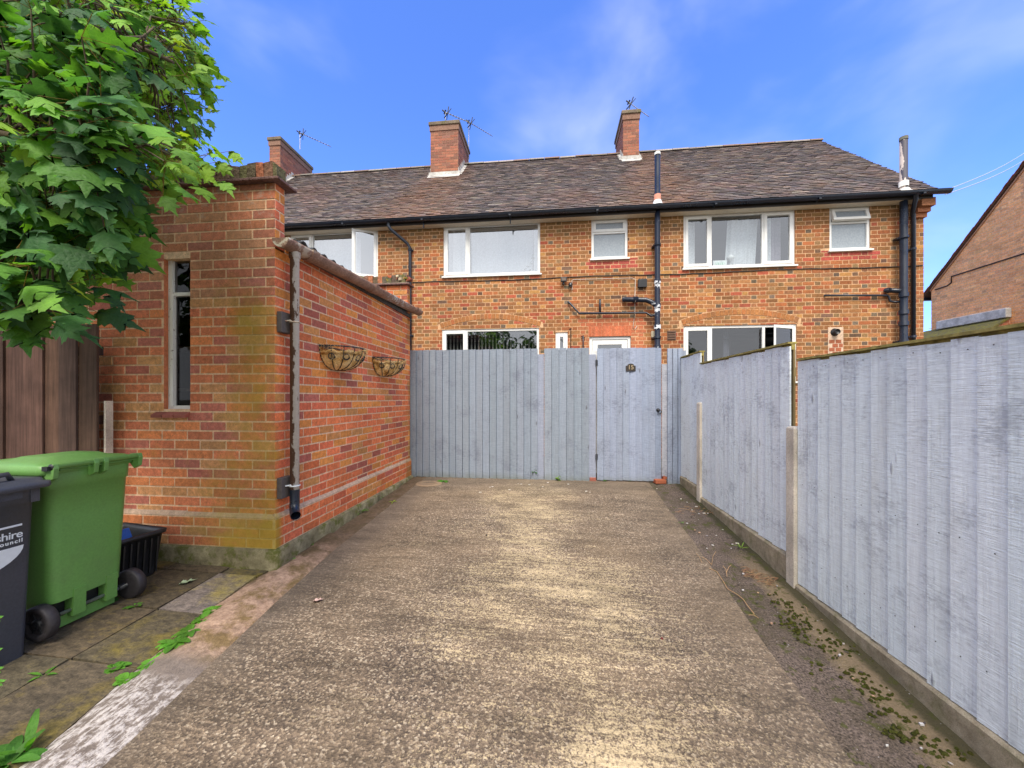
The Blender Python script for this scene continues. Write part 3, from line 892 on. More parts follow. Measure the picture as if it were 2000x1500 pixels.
# chimneys
def chimney(x0, x1, y0, y1, ztop):
    zb = EZ + (y0 - EY) * slope - .25
    ch = MB()
    def cc(u, z, hd):
        b = jit(pick([(.33, .125, .080), (.28, .110, .075), (.36, .145, .090), (.24, .11, .080)]), .15)
        return mixc(b, (.17, .12, .09), max(0, min(.6, (z - ztop + .35) * 2)))
    mc = (.27, .16, .11)
    ch.box(x0, x1, y0, y1, zb, ztop, 0, mc)
    course_bricks(ch, lambda u, z, d: (u, y0 - d, z), x0, x1, zb, ztop, .078, .225, (), 'stretcher', cc)
    course_bricks(ch, lambda u, z, d: (x1 + d, u, z), y0, y1, zb, ztop, .078, .225, (), 'stretcher', cc)
    course_bricks(ch, lambda u, z, d: (x0 - d, u, z), y0, y1, zb, ztop, .078, .225, (), 'stretcher', cc)
    # projecting string course
    ch.box(x0 - .022, x1 + .022, y0 - .022, y1 + .022, ztop - .17, ztop - .02, 0, (.24, .14, .10))
    c = ch.build('chimney', M['masonry'], terr)
    cp = MB(); e = .05
    cp.box(x0 - e, x1 + e, y0 - e, y1 + e, ztop - .02, ztop + .075, 0, (1, 1, 1))
    cp.box(x0 - e + .03, x1 + e - .03, y0 - e + .03, y1 + e - .03, ztop + .075, ztop + .10, 0, (1, 1, 1))
    cp.build('chimney_cap', M['coping'], c, bevel=.012)
    fl = MB()
    zr = EZ + (y0 - EY) * slope
    fl.box(x0 - .05, x1 + .05, y0 - .016, y0 + .02, zr - .02, zr + .12)
    fl.add([(x0 - .06, y0 - .014, zr + .03), (x1 + .06, y0 - .014, zr + .03), (x1 + .06, y0 - .15, zr + .03 - .15 * slope + .01), (x0 - .06, y0 - .15, zr + .03 - .15 * slope + .01)], [(0, 1, 2, 3)])
    nst = 6; stp = (RY - y0 - .05) / nst
    for xs_, sg in ((x1, 1), (x0, -1)):
        for k in range(nst):
            ya = y0 + k * stp; yb = ya + stp
            za = EZ + (ya - EY) * slope; zb2 = EZ + (yb - EY) * slope
            q = [(xs_ + sg * .012, ya, za - .02), (xs_ + sg * .012, yb, zb2 - .02), (xs_ + sg * .012, yb, zb2 + .12), (xs_ + sg * .012, ya, zb2 + .12)]
            fl.prism(q, (-sg * .01, 0, 0))
            fl.add([(xs_, ya, za + .045), (xs_, yb, zb2 + .045), (xs_ + sg * .10, yb, zb2 + .032), (xs_ + sg * .10, ya, za + .032)], [(0, 1, 2, 3)])
    fl.build('flashing', M['lead'], c)
    return c
chimney(-8.53, -8.18, 10.53, 12.0, 9.00)
chimney(-3.45, -2.65, 10.36, 11.66, 8.93)
chimney(1.924, 2.348, 10.64, 11.83, 9.03)

# fascia, soffit, gutter
fb = MB()
fb.box(HX0, HX1 - .02, EY + .02, EY + .045, EZ - .115, EZ - .02, 0, (.035, .028, .025))
fb.box(HX0, HX1 - .02, EY + .045, FY - .006, EZ - .118, EZ - .10, 0, (.66, .60, .50))
fb.build('fascia', M['tone_gloss'], terr)
gu = MB(); seg = 10; pts = []
GX1 = VX + .12
for xx in (HX0, GX1):
    for rad in (.068, .061):
        for i in range(seg + 1):
            an = math.pi + math.pi * i / seg
            pts.append((xx, EY - .060 + math.cos(an) * rad, EZ - .01 + math.sin(an) * rad * 1.05 - (.02 if xx < 0 else 0) * 0))
m = seg + 1
fs = []
for i in range(seg):
    fs.append((i, i + 1, 2 * m + i + 1, 2 * m + i)); fs.append((m + i, 3 * m + i, 3 * m + i + 1, m + i + 1))
    fs.append((2 * m + i, 2 * m + i + 1, 3 * m + i + 1, 3 * m + i))
for i in (0, seg): fs.append((i, m + i, 3 * m + i, 2 * m + i))
gu.add(pts, fs, 0, (1, 1, 1), True)
gu.add([pts[2 * m + i] for i in range(m)], [tuple(range(m))])
for xx in (-6.4, -4.6, -2.8, -.9, .9, 3.2, 5.1, 6.9):
    gu.box(xx - .02, xx + .02, EY - .12, EY + .02, EZ - .083, EZ - .055)
    if xx in (-2.8, -.9): gu.box(xx - .012, xx + .012, EY + .0, EY + .02, EZ - .20, EZ - .07)
gu.build('gutter', M['blackpipe'], terr)

def pipe_part(name, pts, r, mat=None, brackets=(), seg=14, collars=()):
    mb = MB(); mb.tube(pts, r, seg)
    for (a, b) in collars:
        a, b = Vector(a), Vector(b); mb.tube([a, b], r * 1.22, seg)
    o = mb.build(name, mat or M['blackpipe'], terr)
    for c in brackets:
        k = MB(); c = Vector(c); k.tube([c + Vector((0, 0, -.02)), c + Vector((0, 0, .02))], r * 1.25, 12)
        k.box(c.x - r - .025, c.x + r + .025, c.y + r * .6, FY - .002, c.z - .015, c.z + .015)
        k.build('pipe_bracket', M['blackpipe'], o)
    return o
# left rainwater downpipe with its swan neck
dp = onY(801, 480, FY - .06); tp = onY(767, 442, FY - .06)
pipe_part('downpipe', [(tp.x, EY - .05, EZ - .05), (tp.x, EY - .05, EZ - .14), (tp.x + .05, EY - .03, EZ - .22), (dp.x - .06, FY - .075, dp.z + .05), (dp.x, FY - .06, dp.z - .05), (dp.x, FY - .06, .2)], .034,
          brackets=[(dp.x, FY - .06, dp.z - .09), (dp.x, FY - .06, 2.6)], collars=[((dp.x, FY - .06, dp.z - .12), (dp.x, FY - .06, dp.z - .06))])
# right rainwater downpipe
rx = onY(1784, 500, FY - .06).x; tx = onY(1774, 500, FY - .06).x - .06
pipe_part('downpipe', [(tx, EY - .05, EZ - .05), (tx, EY - .05, EZ - .14), (rx - .03, FY - .08, EZ - .30), (rx, FY - .06, EZ - .36), (rx, FY - .06, .1)], .036,
          brackets=[(rx, FY - .06, 4.1), (rx, FY - .06, 2.4)])
# soil stack at the middle, through the eaves
SX = onY(1284, 500, FY - .17).x; SYY = FY - .17
zt = onY(1284, 303, SYY).z
so = pipe_part('soil_pipe', [(SX, SYY, -.05), (SX, SYY, EZ - .1)], .055, M['stack'], brackets=[(SX, SYY, 4.35), (SX, SYY, 2.45)], collars=[((SX, SYY, z), (SX, SYY, z + .09)) for z in (3.55, 3.05, 2.62, 2.2)])
k = MB(); k.tube([(SX, SYY, EZ - .1), (SX, SYY, zt)], .056, 14); k.build('vent_pipe', M['blackpipe'], so)
k = MB(); k.tube([(SX, SYY, zt), (SX, SYY, zt + .05)], .06, 14, col=(.5, .5, .48))
k.tube([(SX, SYY, EZ + .14), (SX, SYY, EZ + .26)], .068, 14, col=(.45, .2, .14)); k.lathe((SX, SYY, EZ + .0), (0, 0, 1), [(0.02, .15), (.06, .10), (.14, .072)], 16, col=(.6, .6, .6))
k.build('pipe_collar', M['tone_matte'], so)
def branch(pts, r, root, name='branch_pipe', collars=()):
    mb = MB(); mb.tube(pts, r, 12)
    for a, b in collars: mb.tube([a, b], r * 1.2, 12)
    return mb.build(name, M['stack'] if root is so and r > .04 else M['blackpipe'], root)
yb_ = FY - .07
p = lambda x, y, d=.06: onY(x, y, FY - d)
b1 = [p(1219, 585, .03), p(1222, 585, .09), p(1262, 586, .10), p(1272, 590, .13), (SX, SYY, p(1284, 600).z)]
branch(b1, .052, so, collars=[(p(1236, 585, .09), p(1246, 585, .09))])
b2 = [p(1110, 590, .02), p(1113, 592, .07), p(1131, 612, .07), p(1262, 611, .07), p(1272, 617, .09), (SX, SYY, p(1284, 616).z)]
branch(b2, .022, so)
branch([p(1172, 586, .01), p(1172, 589, .06), p(1172, 611, .07)], .021, so)
# soil stack near the right corner
SX2 = onY(1765, 500, FY - .14).x; SY2 = FY - .14; zt2 = onY(1764, 268, SY2).z
so2 = pipe_part('soil_pipe', [(SX2, SY2, -.05), (SX2, SY2, EZ - .1)], .06, brackets=[(SX2, SY2, 4.3), (SX2, SY2, 2.3)], collars=[((SX2, SY2, z), (SX2, SY2, z + .08)) for z in (3.15, 2.82, 2.6)])
k = MB(); k.tube([(SX2, SY2, EZ - .1), (SX2, SY2, zt2 - .05)], .060, 14); k.build('vent_pipe', M['flaky'], so2)
k = MB(); k.tube([(SX2, SY2, zt2 - .06), (SX2, SY2, zt2)], .066, 14, col=(.10, .10, .08)); k.lathe((SX2, SY2, EZ + .0), (0, 0, 1), [(0.02, .16), (.06, .11), (.12, .078)], 16, col=(.5, .48, .45))
k.tube([(SX2, SY2, EZ + .16), (SX2, SY2, EZ + .26)], .072, 14, col=(.6, .58, .55))
k.build('pipe_collar', M['tone_matte'], so2)
branch([p(1731, 567, .02), p(1733, 567, .08), p(1752, 568, .10), (SX2, SY2, p(1765, 570).z)], .045, so2, collars=[(p(1733, 567, .08), p(1737, 567, .08))])
branch([p(1611, 577, .01), p(1613, 577, .05), p(1733, 577, .05), p(1736, 580, .05), p(1738, 588, .06), p(1748, 590, .07), (SX2, SY2, p(1765, 590).z)], .020, so2)

# small fixtures that belong to the wall
mb = MB(); a = p(1303, 646, .0); b = p(1320, 664, .0)
mb.box(a.x, b.x, FY - .012, FY + .0, b.z, a.z, 0, (.12, .07, .05))
for i in range(4):
    z = b.z + (a.z - b.z) * (i + .2) / 4
    mb.obox(((a.x + b.x) / 2, FY - .016, z + .02), ((b.x - a.x) / 2 - .012, 0, 0), (0, .012, .006), (0, -.002, .012), 0, (.16, .09, .06))
mb.build('air_vent', M['tone_gloss'], terr)
mb = MB(); a = p(1634, 648)
mb.box(a.x - .12, a.x + .16, FY - .0065, FY + .0, a.z - .55, a.z + .10, 0, (.62, .45, .33))
for r_ in range(5):
    for q in range(2):
        x0 = a.x - .10 + q * .12 + (.06 if r_ % 2 else 0)
        mb.box(x0, min(x0 + .10, a.x + .15), FY - .009, FY, a.z - .54 + r_ * .08, a.z - .47 + r_ * .08, 0, jit((.38, .12, .06), .15))
fl = mb.build('flue_surround', M['masonry'], terr)
mb = MB(); mb.lathe((a.x, FY, a.z), (0, -1, 0), [(0, .075), (.012, .078), (.02, .055), (.09, .055), (.095, .05), (.07, .048), (.07, 0.0)], 20)
mb.build('boiler_flue', M['blackplastic'], terr)

# ---- windows of the terrace
def win(h, lights, name='window', sill=True, glass='glass', y=FY + .02, parent=None, topbar=0):
    x0, x1, z0, z1 = h
    parent = parent or terr
    fr = MB(); f = .052; dep = .055
    def bar(a, b, c, d, yy=y, dd=dep): fr.box(a, b, yy, yy + dd, c, d)
    bar(x0, x1, z1 - f, z1); bar(x0, x1, z0, z0 + f)
    bar(x0, x0 + f, z0 + f, z1 - f); bar(x1 - f, x1, z0 + f, z1 - f)
    for (a, b, c, d, kind) in lights:      # fractions
        A, B = x0 + a * (x1 - x0), x0 + b * (x1 - x0)
        if a > 0.001: bar(A - f / 2, A + f / 2, z0 + f, z1 - f, y + .001)
        C, D = z0 + c * (z1 - z0), z0 + d * (z1 - z0)
        if c > .001: bar(A + f / 2, B - f / 2, C - f / 2, C + f / 2, y + .002)
    wo = fr.build(name, M['pvc'], parent, bevel=.004)
    for (a, b, c, d, kind) in lights:
        A, B = x0 + a * (x1 - x0), x0 + b * (x1 - x0); C, D = z0 + c * (z1 - z0), z0 + d * (z1 - z0)
        A += f if a < .001 else f / 2; B -= f if b > .999 else f / 2
        C += f if c < .001 else f / 2; D -= f if d > .999 else f / 2
        gm = M['obscure'] if 'o' in kind else M[glass]
        if 's' in kind:
            s = MB(); sf = .045; ys = y - .014
            op = .0
            if 'R' in kind: ang = .42; piv = B; sg = -1
            elif 'T' in kind: ang = .30
            else: ang = 0
            rects = [(A - .012, B + .012, D - sf, D + .012), (A - .012, B + .012, C - .012, C + sf), (A - .012, A + sf, C + sf, D - sf), (B - sf, B + .012, C + sf, D - sf)]
            def tr(x, yy, z):
                if 'R' in kind:
                    dx = x - (B + .012); dy = yy - ys
                    return (B + .012 + dx * math.cos(ang) + dy * math.sin(ang), ys + dx * math.sin(ang) + dy * math.cos(ang), z)
                if 'T' in kind:
                    dz = z - (D + .012); dy = yy - ys
                    return (x, ys + dz * math.sin(ang) * 1 + dy * math.cos(ang), D + .012 + dz * math.cos(ang) - dy * math.sin(ang))
                return (x, yy, z)
            for q in rects:
                vs = [tr(x, yy, z) for x in q[0:2] for yy in (ys, ys + .06) for z in q[2:4]]
                s.add(vs, BOXF)
            so_ = s.build('sash', M['pvc'], wo, bevel=.004)
            s2 = MB(); s2.add([tr(x, ys + .03, z) for (x, z) in ((A + sf - .005, C + sf - .005), (B - sf + .005, C + sf - .005), (B - sf + .005, D - sf + .005), (A + sf - .005, D - sf + .005))], [(0, 1, 2, 3)])
            s2.build('pane', gm, wo)
            if 'h' in kind: pass
        else:
            s2 = MB(); s2.add([(A - .01, y + .03, C - .01), (B + .01, y + .03, C - .01), (B + .01, y + .03, D + .01), (A - .01, y + .03, D + .01)], [(0, 1, 2, 3)])
            s2.build('pane', gm, wo)
    if sill:
        s = MB(); s.box(x0 - .03, x1 + .035, FY - .045, y + .03, z0 - .035, z0 - .002)
        s.build('sill', M['pvc'], wo, bevel=.005)
    return wo
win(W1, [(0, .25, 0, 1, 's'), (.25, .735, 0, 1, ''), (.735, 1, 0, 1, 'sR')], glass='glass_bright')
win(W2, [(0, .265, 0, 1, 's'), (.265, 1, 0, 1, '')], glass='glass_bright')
win(W3, [(0, 1, 0, .655, 'o'), (0, 1, .655, 1, 'so')])
win(W4, [(0, .25, 0, 1, 's'), (.25, .725, 0, 1, ''), (.725, 1, 0, 1, 's')])
win(W5, [(0, 1, 0, .64, 'o'), (0, 1, .64, 1, 'soT')])
win(G1, [(0, .255, 0, 1, 's'), (.255, 1, 0, 1, '')])
win(G2, [(0, 1, 0, 1, 's')])
win(G4, [(0, .25, 0, 1, 's'), (.25, .72, 0, 1, ''), (.72, 1, 0, 1, 'sR')], glass='glass_dim')
# back door
mb = MB(); x0, x1, z0, z1 = GD; y = FY + .03; f = .06
for q in ((x0, x1, z1 - f, z1), (x0, x0 + f, z0, z1 - f), (x1 - f, x1, z0, z1 - f)): mb.box(q[0], q[1], y, y + .06, q[2], q[3])
dr = mb.build('back_door', M['pvc'], terr, bevel=.004)
mb = MB(); a, b, c, d = x0 + f, x1 - f, z0 + .03, z1 - f
mb.box(a + .006, b - .006, y + .012, y + .055, c, c + .9); mb.box(a + .006, b - .006, y + .012, y + .055, d - .11, d - .006)
mb.box(a + .006, a + .12, y + .012, y + .055, c + .9, d - .11); mb.box(b - .12, b - .006, y + .012, y + .055, c + .9, d - .11)
mb.build('door_leaf', M['pvc'], dr, bevel=.006)
mb = MB(); mb.quad((a + .12, y + .04, c + .9), (b - .12, y + .04, c + .9), (b - .12, y + .04, d - .11), (a + .12, y + .04, d - .11)); mb.build('pane', M['glass'], dr)
mb = MB(); mb.box(b - .11, b - .07, y - .002, y + .012, 1.02, 1.22); mb.box(b - .20, b - .07, y - .035, y - .018, 1.13, 1.155); mb.build('handle', M['steel'], dr)
# ---- things inside the windows
def curtain(x0, x1, z0, z1, y, label, amp=.02, freq=26, col=None, group='curtains hanging inside the terrace windows', lean=0):
    mb = MB(); n = max(8, int((x1 - x0) * 60)); vs = []
    for (z, t) in ((z0, 1.0), (z1, .0)):
        for i in range(n + 1):
            x = x0 + (x1 - x0) * i / n
            vs.append((x + lean * t, y + amp * math.sin(x * freq * (1 + .0 * t)) + .6 * amp * math.sin(x * freq * 2.3 + 1), z))
    mb.add(vs, [(i, i + 1, n + 2 + i, n + 1 + i) for i in range(n)], 0, col or (.74, .75, .77), True)
    tag(mb.build('curtain', M['tone_matte'], origin=((x0 + x1) / 2, y, z0)), label, 'curtain', group)
fx = lambda h, t: h[0] + t * (h[1] - h[0])
yc = FY + .22
curtain(fx(W2, .02), fx(W2, .25), W2[2] - .02, W2[3] - .06, yc, 'white voile curtain behind the narrow left light of the middle upstairs window')
curtain(fx(W2, .93), fx(W2, 1.0), W2[2] - .02, W2[3] - .06, yc, 'thin gathered white curtain at the right edge of the middle upstairs window')
curtain(fx(W2, .27), fx(W2, .92), W2[2] - .02, W2[3] - .06, yc + .08, 'flat pale net curtain across the large pane of the middle upstairs window', amp=.004, col=(.62, .64, .68))
curtain(fx(W1, .22), fx(W1, .74), W1[2] - .02, W1[3] - .06, yc + .06, 'pale blind behind the big pane of the window above the outbuilding', amp=.002, col=(.66, .68, .72))
curtain(fx(W4, .03), fx(W4, .14), W4[2] - .02, W4[3] - .06, yc, 'narrow white curtain at the left edge of the wide right-hand upstairs window')
curtain(fx(W4, .45), fx(W4, .72), W4[2] - .02, W4[3] - .06, yc, 'broad white curtain in the centre pane of the wide right-hand upstairs window', lean=-.06)
curtain(fx(W4, .75), fx(W4, .84), W4[2] - .02, W4[3] - .06, yc, 'white curtain strip in the right-hand light of the wide upstairs window')
curtain(fx(W4, .85), fx(W4, .94), W4[2] - .02, W4[3] - .06, yc + .03, 'mauve grey curtain in the right-hand light of the wide upstairs window', col=(.34, .30, .36))
curtain(fx(G4, .40), fx(G4, .46), G4[2] - .02, G4[3] - .02, yc, 'dark grey tied curtain inside the downstairs window behind the grey fence', col=(.10, .10, .12))
# vertical blind slats in the ground-floor window
bl = MB()
for i in range(26):
    x = fx(G1, .03) + (G1[1] - G1[0]) * .94 * i / 25
    bl.obox((x, FY + .2, (G1[2] + G1[3]) / 2), (.008, .035, 0), (.001, 0, 0), (0, 0, (G1[3] - G1[2]) / 2 - .06), 0, (.62, .58, .52))
bl.box(G1[0] + .05, G1[1] - .05, FY + .17, FY + .22, G1[3] - .10, G1[3] - .06, 0, (.3, .3, .3))
tag(bl.build('vertical_blind', M['tone_matte'], origin=(fx(G1, .5), FY + .2, G1[2])), 'row of open vertical blind slats inside the ground-floor window above the left gate boards', 'blind')
# framed picture leaning in the window
px = fx(W4, .29); pz = W4[2] + .05
mb = MB(); mb.box(px, px + .27, FY + .10, FY + .12, pz, pz + .13, 0, (.8, .82, .8)); mb.box(px + .03, px + .24, FY + .096, FY + .102, pz + .03, pz + .10, 0, (.70, .78, .72))
for i in range(4): mb.box(px + .05 + i * .04, px + .07 + i * .04, FY + .094, FY + .099, pz + .04, pz + .06 + .02 * (i % 2), 0, (.35, .55, .40))
tag(mb.build('picture_frame', M['tone_matte'], origin=(px, FY + .11, pz)), 'small white picture frame leaning inside the wide right-hand upstairs window', 'picture frame')
mb = MB(); vx = fx(W4, .455); mb.lathe((vx, FY + .13, pz), (0, 0, 1), [(0, .03), (.02, .012), (.10, .010), (.12, .03), (.17, .075), (.20, .07), (.24, .03), (.25, .005)], 14, col=(.75, .75, .74))
tag(mb.build('ornament', M['tone_matte'], origin=(vx, FY + .13, pz)), 'white rounded ornament on a thin stem beside the picture frame', 'ornament')
# trailing plant on the sill of W2
def small_leaf(mb, c, d, up, L, Wd, col, seg=3, droop=.25, rnd=False):
    c, d, up = Vector(c), Vector(d).normalized(), Vector(up)
    s = d.cross(up)
    if s.length < 1e-4: s = Vector((1, 0, 0))
    s.normalize(); up = s.cross(d)
    vs = []; prof = [0.15, .75, 1.0, 1.02, .80, .35] if rnd else [0.12, .8, 1.0, .62, .0]
    for i, w in enumerate(prof):
        t = i / (len(prof) - 1)
        p = c + d * L * t + up * (-droop * L * t * t)
        vs += [p - s * Wd * w * .5 + up * .12 * Wd * w, p - up * .04 * Wd, p + s * Wd * w * .5 + up * .12 * Wd * w]
    fs = []
    for i in range(len(prof) - 1):
        b = i * 3; fs += [(b, b + 1, b + 4, b + 3), (b + 1, b + 2, b + 5, b + 4)]
    mb.add(vs, fs, 0, col, True)
hp = empty('house_plant', (fx(W2, .9), FY + .13, W2[2] + .04))
tag(hp, 'trailing dark-leaved plant on the inner sill of the middle upstairs window', 'plant')
mb = MB()
for i in range(46):
    t = R.random(); z = W2[2] + .05 + (1 - t) ** 1.6 * .42; x = fx(W2, .93) - t ** 1.1 * .32 * rr(.2, 1)
    small_leaf(mb, (x, FY + .12 + rr(-.02, .04), z), (rr(-1, 1), rr(-.4, .2), rr(-.6, .6)), (0, 0, 1), rr(.03, .055), .03, jit((.035, .06, .02), .3))
mb.build('foliage', M['leaf'], hp)
mb = MB(); mb.tube([(fx(W2, .92), FY + .13, W2[2] + .03), (fx(W2, .92), FY + .13, W2[2] + .45)], .004, 6, col=(.1, .07, .03)); mb.lathe((fx(W2, .92), FY + .13, W2[2] + .01), (0, 0, 1), [(0, .04), (.09, .055), (.09, .0)], 14, col=(.5, .5, .5))
mb.build('pot', M['tone_matte'], hp)

# ---- cables and lamps on the terrace wall
mb = MB()
cz = onY(1000, 546, FY).z
pts = []
x = onY(806, 548, FY).x
while x < HX1: pts.append((x, FY - .012, cz + .012 * math.sin(x * 1.7) + .004 * math.sin(x * 9))); x += .25
pts.append((HX1 - .02, FY - .012, cz))
mb.tube(pts, .009, 6)
tag(mb.build('wall_cable', M['blackcable'], origin=pts[0]), 'long thin black cable running along the terrace wall between the two storeys', 'cable')
mb = MB(); q = [p(1117, 566, .012), p(1118, 562, .02), p(1117, 548, .02), p(1120, 546, .02), p(1180, 544.5, .022), p(1235, 543, .022), p(1241, 546, .02), p(1240, 580, .02), p(1241, 583, .14), p(1241, 589, .14), p(1240, 592, .02), p(1240, 608, .02), p(1240, 612, .10), p(1240, 615, .02), p(1237, 632, .02), p(1237, 641, .02), p(1241, 642, .02), p(1244, 637, .012)]
mb.tube(q, .006, 6)
tag(mb.build('lamp_cable', M['whitecable'], origin=q[0]), 'thin white cable looping from the small lamp sensor down past the waste pipes', 'cable')
fl = empty('floodlight', p(1101, 548, .0)); tag(fl, 'small black floodlight on the terrace wall right of the middle upstairs window', 'floodlight')
a, b = p(1095, 541, .10), p(1107, 549.5, .10)
mb = MB(); mb.box(a.x, b.x, FY - .10, FY - .055, b.z, a.z); mb.box((a.x + b.x) / 2 - .02, (a.x + b.x) / 2 + .02, FY - .06, FY, b.z - .05, b.z + .01); mb.build('lamp_body', M['blackplastic'], fl, bevel=.006)
mb = MB(); mb.box(a.x + .02, b.x - .02, FY - .104, FY - .099, b.z + .02, a.z - .02, 0, (.14, .10, .075)); mb.build('lamp_lens', M['tone_gloss'], fl)
c = p(1114, 557, .0)
mb = MB(); mb.lathe((c.x, FY, c.z), (0, -1, 0), [(0, .03), (.02, .03), (.03, .045), (.06, .045), (.075, .03), (.08, 0)], 16); mb.lathe((c.x, FY - .05, c.z - .05), (0, 0, 1), [(0, .02), (.02, .04), (.05, .042), (.06, .0)], 16)
tag(mb.build('motion_sensor', M['blackplastic'], origin=c), 'round black sensor hanging just below the wall cable', 'sensor')
a, b = p(1246, 546, .04), p(1263, 561, .04)
mb = MB(); mb.box(a.x, b.x, FY - .075, FY - .004, b.z, a.z)
for i in range(3):
    xx = a.x + .03 + i * (b.x - a.x - .06) / 2; mb.tube([(xx, FY - .04, a.z), (xx + .01, FY - .02, a.z + .035)], .007, 6)
tag(mb.build('junction_box', M['blackplastic'], origin=(a.x, FY, a.z), bevel=.006), 'square black junction box beside the middle soil pipe', 'junction box')
a, b = p(1272, 647, .03), p(1279, 659, .03)
mb = MB(); mb.box(a.x, b.x, FY - .05, FY - .003, b.z, a.z, 0, (.6, .52, .38)); tag(mb.build('socket_box', M['tone_gloss'], origin=(a.x, FY, a.z), bevel=.004), 'small cream box tucked left of the middle soil pipe', 'box')
mb = MB()
for (x0, y0) in ((1139, 656), ): mb.tube([p(x0, y0, .01), p(x0, y0, .04), p(x0, y0 + 40, .04)], .013, 8)
mb.tube([p(1135, 657, .03), p(1142, 660, .03)], .012, 8)
tag(mb.build('overflow_pipe', M['blackpipe'], origin=p(1139, 690)), 'short black pipe standing left of the back door', 'pipe')
mb = MB(); mb.tube([p(1112, 643, .012), p(1115, 641, .02), p(1115, 700, .02)], .008, 6)
tag(mb.build('door_cable', M['blackcable'], origin=p(1115, 700)), 'thin dark cable dropping beside the narrow ground-floor window', 'cable')

# ---- aerials
def aerial(mast_px, base_px, tail_px, tip_px, Y, n, label, cross=True):
    a = onY(*mast_px, Y); b = onY(*base_px, Y); c = onY(*tail_px, Y); t = onY(*tip_px, Y - .5)
    e = empty('tv_aerial', b); tag(e, label, 'aerial', 'television aerials on the chimneys')
    mb = MB(); mb.tube([b, a], .013, 6); mb.build('mast', M['steel'], e)
    bm = MB(); bm.tube([c, t], .010, 6)
    d = (t - c).normalized(); s = d.cross(Vector((0, 0, 1))).normalized()
    bm.build('boom', M['steel'], e)
    el = MB()
    for i in range(n):
        q = c + (t - c) * ((i + 1.5) / (n + .6)); h = .075 * (1 - .3 * i / n)
        el.tube([q - s * h, q + s * h], .006, 5)
    w = d.cross(s)
    for sg in (-1, 1):
        q = c + (t - c) * .12
        el.tube([q, q + (w * sg * .16 + s * .05)], .014, 5); el.tube([q, q + (w * sg * .16 - s * .05)], .010, 5)
    el.tube([c - s * .10, c + s * .10], .02, 5); el.tube([c - w * .06, c + w * .06], .02, 5)
    el.build('element', M['iron'], e)
aerial((586, 262), (586, 292), (585, 259), (645, 286), 11.8, 11, 'television aerial on a thin mast behind the left chimney')
aerial((870, 220), (870, 241), (869, 219), (916, 239), 10.9, 8, 'television aerial fixed on top of the middle chimney')
aerial((916, 241), (915, 322), (915, 238), (960, 265), 11.6, 10, 'television aerial on a tall mast at the right side of the middle chimney')
aerial((1229, 202), (1229, 217), (1228, 200), (1266, 227), 11.0, 7, 'television aerial on top of the slim right-hand chimney')
for (a, b, lab) in (((1846, 372), (2040, 272), 'upper of the two thin telephone wires crossing the sky to the right'), ((1846, 380), (2040, 287), 'lower of the two thin telephone wires crossing the sky to the right')):
    mb = MB(); A = onY(*a, 9.5); B = onY(*b, 14); mb.tube([A + (B - A) * (i / 12) - Vector((0, 0, .14 * math.sin(math.pi * i / 12))) for i in range(13)], .009, 5, col=(.40, .45, .58))
    tag(mb.build('telephone_wire', M['tone_matte'], origin=A), lab, 'wire', 'overhead telephone wires')

# ------------------------------------------------------------------ the brick outbuilding on the left
QY, QX = 2.742, -2.175          # front plane, side plane
QYE = 5.55
QXL = -6.2
gar = empty('outbuilding', (QX, QY, 0))
tag(gar, 'red brick outbuilding with a parapet and a tall narrow window, left of the drive', 'outbuilding')
QB, QL = .0762, .229
GM = (.72, .50, .32)
gw = (onY(320, 600, QY).x, onY(372, 600, QY).x, onY(345, 799, QY).z, onY(345, 492, QY).z)
zb0 = .03; ztop = 2.90
def gcol_front(u, z, hd):
    r = R.random()
    c = (.60, .195, .095) if r < .40 else (.64, .22, .085) if r < .62 else (.46, .155, .110) if r < .82 else (.56, .28, .12)
    if z > 2.0: c = mixc(c, (.36, .165, .120), .5)
    if u > QX - .12: c = mixc(c, (.40, .125, .05), .3)
    return jit(c, .14)
def gcol_side(u, z, hd):
    r = R.random()
    c = (.68, .185, .070) if r < .40 else (.60, .150, .070) if r < .64 else (.68, .255, .065) if r < .80 else (.42, .125, .085) if r < .92 else (.55, .24, .08)
    return jit(c, .16)
PQ = lambda u, z, d: (u, QY - d, z)
PS = lambda u, z, d: (QX + d, u, z)
mb = MB()
wall_sheet(mb, PQ, QXL, QX, zb0 - .1, ztop, [gw], .10, GM, rcol=(.50, .17, .08))
course_bricks(mb, PQ, QXL, QX, zb0, ztop, QB, QL, [gw], 'stretcher', gcol_front, phase=QX + .055)
# side wall up to the gutter, then only the parapet ends
zs = 2.44
wall_sheet(mb, PS, QY, QYE, zb0 - .1, zs, (), 0, GM)
course_bricks(mb, PS, QY, QYE, zb0, zs, QB, QL, (), 'stretcher', gcol_side, phase=QY + .0)
nc = math.ceil((zs - zb0) / QB) * QB + zb0
for (ya, yb) in ((QY, QY + .105), (QYE - .105, QYE)):
    mb.box(QXL, QX, ya + .001, yb, zs - .1, ztop, 0, GM)
    course_bricks(mb, PS, ya, yb, zs - (zs - zb0) % QB, ztop, QB, .105, (), 'stretcher', gcol_side)
PR = lambda u, z, d: (u, QYE - .105 - d, z)
course_bricks(mb, PR, -4.5, QX, 2.45, ztop, QB, QL, (), 'stretcher', gcol_side, phase=.05)
mb.quad((QXL, QYE, -.1), (QX, QYE, -.1), (QX, QYE, ztop), (QXL, QYE, ztop), 0, (.35, .12, .07))
mb.quad((QXL, QY, -.1), (QXL, QYE, -.1), (QXL, QYE, ztop), (QXL, QY, ztop), 0, (.35, .12, .07))
